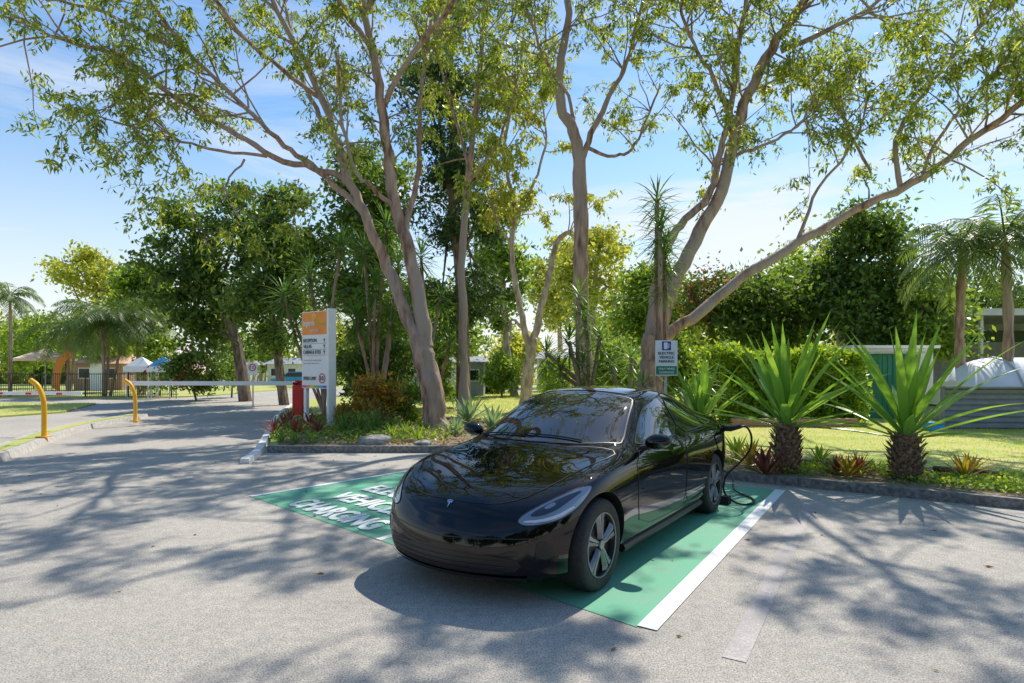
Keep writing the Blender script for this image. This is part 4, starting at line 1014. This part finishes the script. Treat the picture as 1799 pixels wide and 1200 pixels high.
disc(SL+rt_*.84+upv*(zb+.27)+nb*.014, .135, 'signred', 'speed_ring', sg, rt_, upv, 32, .103)
st('lettering', '10', .775, zb+.215, .13, .11, bold=.004)
cols = [(.7,.1,.3),(.8,.3,.05),(.8,.6,.05),(.2,.5,.1),(.05,.4,.6),(.1,.15,.5)]
for i, c in enumerate(cols):
    M['stripe%d'%i] = plain('stripe%d'%i, c, .5)
    sbox(MB(), .02+(wS-.04)*i/6, .02+(wS-.04)*(i+1)/6, zb+.02, zb+.08, .012, .019).build('colour_stripe', 'stripe%d'%i, sg)

ES = at(1152, 660, 10.3); wE = 39*10.3/F; hE = 62*10.3/F
ev = thing('charging_sign', 'white sign for electric vehicle parking on a thin post behind the car', 'sign', (ES.x+wE/2, 10.33, .09))
rx = Vector((1,0,0))
MB().tube([(ES.x+wE/2,10.345,.05),(ES.x+wE/2,10.345,ES.z+hE-.03)], .022, 10).build('post', 'metal', ev, True)
MB().box((ES.x+wE/2, 10.31, ES.z+hE/2), (wE, .006, hE)).build('panel', 'white', ev)
def eb(a0,a1,b0,b1,mat,name,y=10.304): return MB().box((ES.x+wE*(a0+a1)/2, y, ES.z+hE*(b0+b1)/2), (wE*(a1-a0), .003, hE*(b1-b0))).build(name, mat, ev)
eb(.03,.97,.03,.27,'signgreen','green_panel'); eb(.30,.70,.72,.97,'blue','blue_panel')
def et(s, a, b, w, h, mat): return text('lettering', s, (ES.x+wE*a, 10.301, ES.z+hE*b), rx, upv, wE*w, hE*h, mat, ev, bold=.0012)
et('ELECTRIC', .14,.60,.72,.072,'ink'); et('VEHICLE', .17,.485,.66,.072,'ink'); et('PARKING', .16,.37,.68,.072,'ink')
et('ONLY WHILE', .14,.165,.72,.06,'white'); et('CHARGING', .17,.065,.66,.06,'white')
m = MB()
def ez(a,b): return (ES.x+wE*a, 10.301, ES.z+hE*b)
m.add([ez(.38,.75),ez(.55,.75),ez(.55,.94),ez(.38,.94)], [(0,1,2,3)]); m.add([ez(.58,.78),ez(.62,.78),ez(.63,.90),ez(.59,.92)], [(0,1,2,3)])
m.build('charger_icon', 'white', ev)

# ------------------------------------------------------------------ boom gates
def rest_post(label, px, py, side=-1, h=1.25):
    b = g(px, py, .1); t = thing('boom_rest_post', label, 'post', tuple(b))
    MB().tube(cr([b, b+Vector((0,0,h*.5)), b+Vector((side*.03,0,h*.7)), b+Vector((side*.14,0,h*.9)), b+Vector((side*.30,0,h))],4), .052, 12).build('bent_tube', 'yellow', t, True)
    MB().box(b+Vector((0,0,.05)), (.22,.22,.02)).build('base_plate', 'yellow', t)
    return b
b1 = rest_post('yellow bent post nearest the camera at the left edge', 78, 771, -1, 1.28)
b2 = rest_post('yellow post holding the end of the long white boom', 238, 742, -1, 1.2)
bm_ = thing('boom_barrier', 'long white boom lowered across the entrance road', 'boom', (-12.4,19.6,1.2))
pL = at(226,673,19.6); pR = at(520,674,19.8)
MB().box((pL+pR)/2, ((pR-pL).length, .06, .14)).build('pole', 'white', bm_, bevel=.01)
MB().box(pL, (.05,.09,.17)).build('end_cap', 'sign_grey', bm_)
MB().box(pL.lerp(pR, .62)+Vector((0,-.032,0)), (.10,.004,.07)).build('reflector', 'signred', bm_)
cab_ = at(523,0,19.9).x
cb_ = thing('boom_gate_cabinet', 'red boom gate cabinet beside the entrance sign', 'gate cabinet', (cab_,20,.05))
MB().box((cab_,20.05,.62), (.34,.34,1.16)).build('housing', 'red', cb_, bevel=.02); MB().box((cab_,20.05,1.22), (.38,.38,.05)).build('cap', 'red', cb_, bevel=.01)
MB().box((cab_,19.876,.75), (.22,.01,.3)).build('service_door', 'signred', cb_); MB().tube([(cab_,19.6,1.14),(cab_,19.87,1.14)], .05, 12).build('pivot', 'black_metal', cb_, True)
lb = thing('boom_barrier', 'short white boom with red marks at the left edge', 'boom', tuple(at(60,690,14.6)))
qL = at(-160,690,14.9); qR = at(136,692,14.6)
MB().box((qL+qR)/2, ((qR-qL).length,.05,.085)).build('pole', 'white', lb, bevel=.01)
for f in (.55,.72,.90): MB().box(qL.lerp(qR,f)+Vector((0,-.028,0)), (.14,.005,.05)).build('red_mark', 'signred', lb)
lc = thing('boom_gate_cabinet', 'red cabinet carrying the short boom beyond the left edge', 'gate cabinet', (qL.x,15,.0)); MB().box((qL.x-.1,15.1,.55), (.36,.36,1.1)).build('housing', 'red', lc, bevel=.02)
MB().box((qL.x-.1,15.1,1.12), (.4,.4,.05)).build('cap', 'red', lc)
sp_ = at(445,650,26); t = thing('speed_sign', 'small white speed limit sign on a post beside the dark conifer trunk', 'sign', (sp_.x,26,.05))
MB().tube([(sp_.x,26,0),(sp_.x,26,1.85)], .03, 8).build('post', 'metal', t)
MB().box((sp_.x,25.95,1.62), (.42,.02,.52)).build('panel', 'white', t); disc(Vector((sp_.x,25.93,1.68)), .16, 'signred', 'speed_ring', t, rx, upv, 24, .12)
text('lettering', '10', (sp_.x-.08,25.93,1.62), rx, upv, .16, .13, 'ink', t)

def fence(label, x0, x1, Y, h=1.35, step=.12, group=None):
    t = thing('pool_fence', label, 'fence', (x0,Y,.06)); x = x0
    L = 2.4
    while x < x1:
        e = min(x+L, x1); m = MB()
        for z in (.15, h-.08): m.box(((x+e)/2,Y,z+.06), (e-x-.06,.03,.04))
        n = int((e-x)/step)
        for i in range(1,n): m.box((x+i*step,Y,h/2+.06), (.018,.018,h-.02))
        m.build('fence_panel', 'black_metal', t); MB().box((x,Y,h/2+.08), (.06,.06,h+.06)).build('post', 'black_metal', t); x += L
fence('black tubular pool fence across the left background', -31, -18.6, 33.6)
fence('black tubular fence section beyond the left boom', -50, -33.5, 33.6)
c = at(80,628,37); t = thing('market_umbrella', 'open pale peach market umbrella behind the pool fence', 'umbrella', (c.x,37,.06))
MB().tube([(c.x,37,0),(c.x,37,2.85)], .03, 8).build('pole', 'metal', t)
zc = at(0,630,37).z; zt2 = at(0,612,37).z; m = MB(); vs = [(c.x,37,zt2)]
for k in range(8): a = 2*math.pi*k/8+.4; vs.append((c.x+1.65*math.cos(a),37+1.65*math.sin(a),zc))
m.add(vs, [(0,1+k,1+(k+1)%8) for k in range(8)]); m.build('canopy', 'canvas_tan', t)
m = MB(); m.add([v for k in range(1,9) for v in (vs[k], (vs[k][0],vs[k][1],vs[k][2]-.15))], [(2*k,2*((k+1)%8),2*((k+1)%8)+1,2*k+1) for k in range(8)]); m.build('valance', 'canvas_tan', t)
c = at(92,0,36); t = thing('feather_banner', 'orange and cream feather banner beside the umbrella', 'banner', (c.x,36,.06))
pp = cr([(c.x,36,0),(c.x+.02,36,1.2),(c.x+.3,36,2.2),(c.x+.9,36,2.75)],5); MB().tube(pp,.02,6).build('pole','metal',t)
m = MB(); vs=[]
for i,p in enumerate(pp[2:]): w_ = .5; vs += [p, p+Vector((w_*(1-i/len(pp)*.3),0,-.25))]
m.add(vs, [(2*i,2*i+1,2*i+3,2*i+2) for i in range(len(pp)-3)]); m.build('cloth','orange',t)
def house(name, label, x0, x1, Y, h, d, wall, roof, rh=.6, wins=(), door=None, cat='building', over=.3, flat=False):
    t = thing(name, label, cat, ((x0+x1)/2, Y, .03))
    MB().box(((x0+x1)/2, Y+d/2, h/2), (x1-x0, d, h)).build('wall', wall, t)
    m = MB()
    if flat: m.box(((x0+x1)/2, Y+d/2, h+rh/2+.003), (x1-x0+2*over, d+2*over, rh))
    else:
        a, b = x0-over, x1+over; y0, y1 = Y-over, Y+d+over; ym = (y0+y1)/2
        m.add([(a,y0,h),(b,y0,h),(b,y1,h),(a,y1,h),(a+.4,ym,h+rh),(b-.4,ym,h+rh)], [(0,1,5,4),(1,2,5),(2,3,4,5),(3,0,4),(3,2,1,0)])
        m.v = [(v[0],v[1],v[2]+.003) for v in m.v]
    m.build('roof', roof, t)
    for (a,b,z0,z1) in wins:
        f = MB().box((x0+(x1-x0)*(a+b)/2, Y-.02, (z0+z1)/2), ((x1-x0)*(b-a), .05, z1-z0)).build('window', 'white', t)
        MB().box((x0+(x1-x0)*(a+b)/2, Y-.05, (z0+z1)/2), ((x1-x0)*(b-a)-.12, .012, z1-z0-.12)).build('pane', 'win', f)
    if door:
        f = MB().box((x0+(x1-x0)*door, Y-.02, 1.03), (.9,.05,2.0)).build('door', 'white', t)
        MB().tube([(x0+(x1-x0)*door+.33,Y-.06,1.0),(x0+(x1-x0)*door+.33,Y-.10,1.0)], .03, 6).build('handle', 'metal', f)
    return t
def X(px, Y): return (px-900)*Y/F
house('pavilion', 'low timber pavilion with a tan roof beyond the pool fence', X(130,44), X(214,44), 44, 2.0, 3, 'timber', 'roof_tan', .6, [(.1,.35,.9,1.7),(.6,.9,.9,1.7)], .48)
for (lab, px0, px1, Y, mat) in (('white pop-up gazebo right of the timber pavilion', 222, 262, 32.6, 'white'), ('blue and white pop-up gazebo left of the red flowering bush', 264, 300, 32.2, 'canvas_blue')):
    x0, x1 = X(px0,Y), X(px1,Y); t = thing('gazebo', lab, 'tent', ((x0+x1)/2,Y,.06)); w_ = (x1-x0)*.6
    for a in (x0+.05,x1-.05):
        for b in (Y, Y+w_): MB().tube([(a,b,0),(a,b,1.75)], .03, 6).build('leg', 'metal', t)
    m = MB(); m.add([(x0-.1,Y-.1,1.75),(x1+.1,Y-.1,1.75),(x1+.1,Y+w_+.1,1.75),(x0-.1,Y+w_+.1,1.75),((x0+x1)/2,Y+w_/2,2.3)], [(0,1,4),(1,2,4),(2,3,4),(3,0,4)]); m.build('canopy', mat, t)
    m = MB(); m.add([(x0-.1,Y-.1,1.45),(x1+.1,Y-.1,1.45),(x1+.1,Y-.1,1.746),(x0-.1,Y-.1,1.746)], [(0,1,2,3)]); m.build('valance', 'white', t)
house('cabin', 'blue-grey holiday cabin with white trim seen right of the big gum trunk', X(782,34), X(850,34), 34, 2.0, 3.0, 'blockwall', 'roof_grey', .35, [(.55,.9,.9,1.6)], .25)
house('cabin', 'pale cabin with a grey roof left of the big gum, beyond the lawn', X(700,44), X(742,44), 44, 2.2, 3, 'offwhite', 'roof_grey', .5, [(.2,.7,.9,1.7)])
house('cabin', 'long pale holiday cabin beyond the lawn behind the yucca clump', X(948,40), X(1060,40), 40, 2.3, 4, 'offwhite', 'roof_grey', .5, [(.1,.3,.9,1.7),(.6,.8,.9,1.7)], .45)
house('cabin', 'cream cabin half hidden by the leaning gum trunk', X(1070,32), X(1185,32), 32, 1.9, 4, 'cream', 'roof_grey', .4, [(.1,.3,.8,1.5),(.55,.8,.8,1.5)])
house('cabin', 'white house at the far end of the entrance road', X(470,58), X(530,58), 58, 2.1, 4, 'offwhite', 'roof_grey', .6, [(.1,.4,.9,1.7),(.6,.85,.9,1.7)])
house('cabin', 'small cream building left of the far end of the road', X(395,60), X(440,60), 60, 2.0, 4, 'cream', 'roof_grey', .5, [(.2,.6,.9,1.7)])
Yc = 25; x0 = X(1590,Yc); x1 = x0+16; zr = at(0,548,Yc).z
t = thing('carport', 'long low carport building with a pale fascia at the right edge', 'building', ((x0+x1)/2, Yc, .05))
MB().box(((x0+x1)/2, Yc+3, zr), (x1-x0, 6.4, .12)).build('roof', 'roof_grey', t); MB().box(((x0+x1)/2, Yc-.24, zr-.02), (x1-x0+.1, .06, .28)).build('fascia', 'sign_grey', t)
MB().box(((x0+x1)/2, Yc+5.6, zr/2), (x1-x0-.4, .2, zr-.15)).build('back_wall', 'blockwall', t)
MB().box(((x0+x1)/2+.5, Yc+1.2, zr-.95), (x1-x0-1, .12, .5)).build('under_roof_shade', 'dark', t)  # dark box standing in for the shade beneath the carport roof
for k in range(6): MB().box((x0+.3+k*2.9, Yc+.05, zr/2-.05), (.12,.12,zr-.15)).build('post', 'sign_grey', t)
house('garden_building', 'low white-roofed annex under the bushes left of the carport', X(1500,21), X(1640,21), 21, at(0,612,21).z, 2.5, 'offwhite', 'white', .1, [(.5,.8,.9,1.5)], flat=True, over=.15)
Yw = 15.4; xa = X(1658,Yw); zt3 = at(0,682,Yw).z
t = thing('ribbed_screen', 'dark grey horizontally ribbed low wall at the right edge of the lawn', 'wall', (xa,Yw,.09)); m = MB()
nR = 7
for k in range(nR):
    z0 = .09+(zt3-.09)*k/nR; hh = (zt3-.09)/nR; P = []
    for a in np.linspace(0,1,9): P.append((xa+6*a, Yw-.25*math.sin(a*1.5)))
    vs = []
    for (x,y) in P: vs += [(x,y,z0),(x,y-.035,z0+hh*.25),(x,y-.035,z0+hh*.75),(x,y,z0+hh)]
    fs = []
    for i in range(8):
        for q in range(3): fs.append((4*i+q,4*i+4+q,4*i+5+q,4*i+1+q))
    m.add(vs, fs)
m.build('ribbed_panel', 'grey_ribbed', t, True); MB().box((xa+3,Yw-.15,zt3+.02), (6.1,.35,.04), -.04).build('cap', 'grey_ribbed', t); MB().box((xa-.03,Yw-.02,.09+zt3/2-.04), (.06,.1,zt3)).build('end_post','grey_ribbed',t)
t = thing('rounded_cover', 'white translucent rounded cover rising behind the grey ribbed wall', 'cover', (xa+2.6,17,.09)); m = MB(); vs=[]; n1=16
zd = at(0,628,17).z; xd0 = X(1688,17); xd1 = xd0+4.6
for i in range(n1+1):
    for j in range(9):
        a = math.pi*j/8; tt = i/n1; x = xd0+(xd1-xd0)*tt; s = min(1, math.sqrt(max(0,1-((1-min(1,tt*4))**2))))
        vs.append((x, 17.3-1.2*math.cos(a), .5+(zd-.5)*math.sin(a)*(.55+.45*s)))
m.add(vs, [(i*9+j,(i+1)*9+j,(i+1)*9+j+1,i*9+j+1) for i in range(n1) for j in range(8)]); m.add([vs[j] for j in range(9)], [tuple(range(9))])
m.build('shell', 'white', t, True)
for k in (4,8,12): MB().tube([(Vector(vs[k*9+j])+Vector((0,0,.01))) for j in range(9)], .035, 6).build('rib', 'sign_grey', t, True)
MB().box(((xd0+xd1)/2, 17.3, .3), (xd1-xd0,2.4,.5)).build('base', 'sign_grey', t)
Yg = 18.5; xg0, xg1 = X(1546,Yg), X(1612,Yg); zg = at(0,622,Yg).z
t = thing('garden_shed', 'green metal shed between the hedge and the grey wall', 'shed', ((xg0+xg1)/2,Yg,.09))
MB().box(((xg0+xg1)/2, Yg+.6, zg/2), (xg1-xg0, 1.2, zg)).build('wall', 'shed_green', t)
m = MB()
for k in range(7): m.box((xg0+.1+k*.16, Yg-.01, zg/2+.05), (.03,.03,zg-.2))
m.build('door', 'shed_green', t); MB().box(((xg0+xg1)/2, Yg+.55, zg+.045), (xg1-xg0+.2, 1.5, .07)).build('roof', 'offwhite', t)
t = thing('plastic_crate', 'small blue crate on the lawn at the foot of the ribbed wall', 'crate', tuple(g(1640,757,.09)))
q = g(1640,757,.09); MB().box(q+Vector((0,0,.1)), (.34,.3,.18)).build('tub', 'canvas_blue', t, bevel=.02); MB().box(q+Vector((0,0,.2)), (.37,.33,.03)).build('rim', 'canvas_blue', t)
t = thing('distant_car', 'small blue car at the far end of the entrance road', 'car', (X(524,52),52,0))
m = MB(); cx = X(524,52); pr = [(-2,.3),(-2.05,.75),(-1.2,.9),(-.6,1.35),(.7,1.4),(1.4,.95),(2,.8),(2.05,.35)]
m.add([(cx+a,52+s*.85,b) for s in (-1,1) for a,b in pr], [tuple(range(7,-1,-1)), tuple(range(8,16))]+[(i,(i+1)%8,(i+1)%8+8,i+8) for i in range(8)]); m.build('body', 'canvas_blue', t)
for a in (-1.25,1.25): MB().lathe([(.001,-.1),(.32,-.1),(.32,.1),(.001,.1)], (cx+a,51.15,.32), 20, 'Y').build('wheel', 'rubber', t)
MB().add([(cx-1.0,51.14,.95),(cx+1.15,51.14,.95),(cx+.6,51.14,1.3),(cx-.5,51.14,1.3)], [(0,1,2,3)]).build('side_window', 'win', t)

# ------------------------------------------------------------------ light, sky, camera
EL = R(54); AZ = math.atan2(.52,.85)
sv = Vector((math.sin(AZ)*math.cos(EL), math.cos(AZ)*math.cos(EL), math.sin(EL)))
sl_ = bpy.data.lights.new('Sun', 'SUN'); sl_.energy = 5.0; sl_.angle = R(.5); sl_.color = (1,.95,.87)
so = bpy.data.objects.new('Sun', sl_); C.objects.link(so); so.rotation_euler = (-sv).to_track_quat('-Z','Y').to_euler()
w = bpy.data.worlds.new('World'); bpy.context.scene.world = w; w.use_nodes = True
n = w.node_tree.nodes; l = w.node_tree.links; bg = n['Background']
sky = n.new('ShaderNodeTexSky'); sky.sky_type = 'NISHITA'; sky.sun_disc = False; sky.sun_elevation = EL; sky.sun_rotation = AZ; sky.air_density = 1.2; sky.dust_density = .5; sky.ozone_density = 2.0
hs = n.new('ShaderNodeHueSaturation'); hs.inputs['Saturation'].default_value = 1.3; hs.inputs['Value'].default_value = 1.15; l.new(sky.outputs[0], hs.inputs['Color'])
tc = n.new('ShaderNodeTexCoord'); mp = n.new('ShaderNodeMapping'); mp.inputs['Scale'].default_value = (1.0,1.0,6.5); mp.inputs['Rotation'].default_value = (.10,.16,0); mp.inputs['Location'].default_value = (1.6,.2,.9)
l.new(tc.outputs['Generated'], mp.inputs[0]); nt = n.new('ShaderNodeTexNoise'); nt.inputs['Scale'].default_value = 1.7; nt.inputs['Detail'].default_value = 9; nt.inputs['Roughness'].default_value = .6; nt.inputs['Distortion'].default_value = .6
l.new(mp.outputs[0], nt.inputs['Vector']); rp = n.new('ShaderNodeValToRGB'); rp.color_ramp.elements[0].position = .42; rp.color_ramp.elements[1].position = .66; l.new(nt.outputs['Fac'], rp.inputs[0])
sx = n.new('ShaderNodeSeparateXYZ'); l.new(tc.outputs['Generated'], sx.inputs[0])
mr = n.new('ShaderNodeMapRange'); mr.inputs['From Min'].default_value = .0; mr.inputs['From Max'].default_value = .42; mr.inputs['To Min'].default_value = 1.0; mr.inputs['To Max'].default_value = 0.0; l.new(sx.outputs['Z'], mr.inputs[0])
fd_ = n.new('ShaderNodeMapRange'); fd_.inputs['From Min'].default_value = .2; fd_.inputs['From Max'].default_value = .6; fd_.inputs['To Min'].default_value = .85; fd_.inputs['To Max'].default_value = .12; l.new(sx.outputs['Z'], fd_.inputs[0])
ma = n.new('ShaderNodeMath'); ma.operation = 'MAXIMUM'; mm = n.new('ShaderNodeMath'); mm.operation = 'MULTIPLY'; l.new(rp.outputs[0], mm.inputs[0]); l.new(fd_.outputs[0], mm.inputs[1])
pw = n.new('ShaderNodeMath'); pw.operation = 'POWER'; pw.inputs[1].default_value = 1.5; l.new(mr.outputs[0], pw.inputs[0])
l.new(mm.outputs[0], ma.inputs[0]); l.new(pw.outputs[0], ma.inputs[1])
mx = n.new('ShaderNodeMix'); mx.data_type = 'RGBA'; l.new(ma.outputs[0], mx.inputs[0]); l.new(hs.outputs[0], mx.inputs[6]); mx.inputs[7].default_value = (6.4,6.5,6.7,1)
l.new(mx.outputs[2], bg.inputs['Color']); bg.inputs['Strength'].default_value = .15
cam = bpy.data.cameras.new('Camera'); cam.lens = 36*F/1799; cam.sensor_width = 36; cam.shift_y = (HZ-600)/1799; cam.clip_end = 2000; cam.clip_start = .05
cob = bpy.data.objects.new('Camera', cam); C.objects.link(cob); cob.location = (0,0,H); cob.rotation_euler = (R(90),0,0)
sc = bpy.context.scene; sc.camera = cob; sc.view_settings.view_transform = 'Standard'; sc.view_settings.look = 'None'; sc.view_settings.exposure = 0
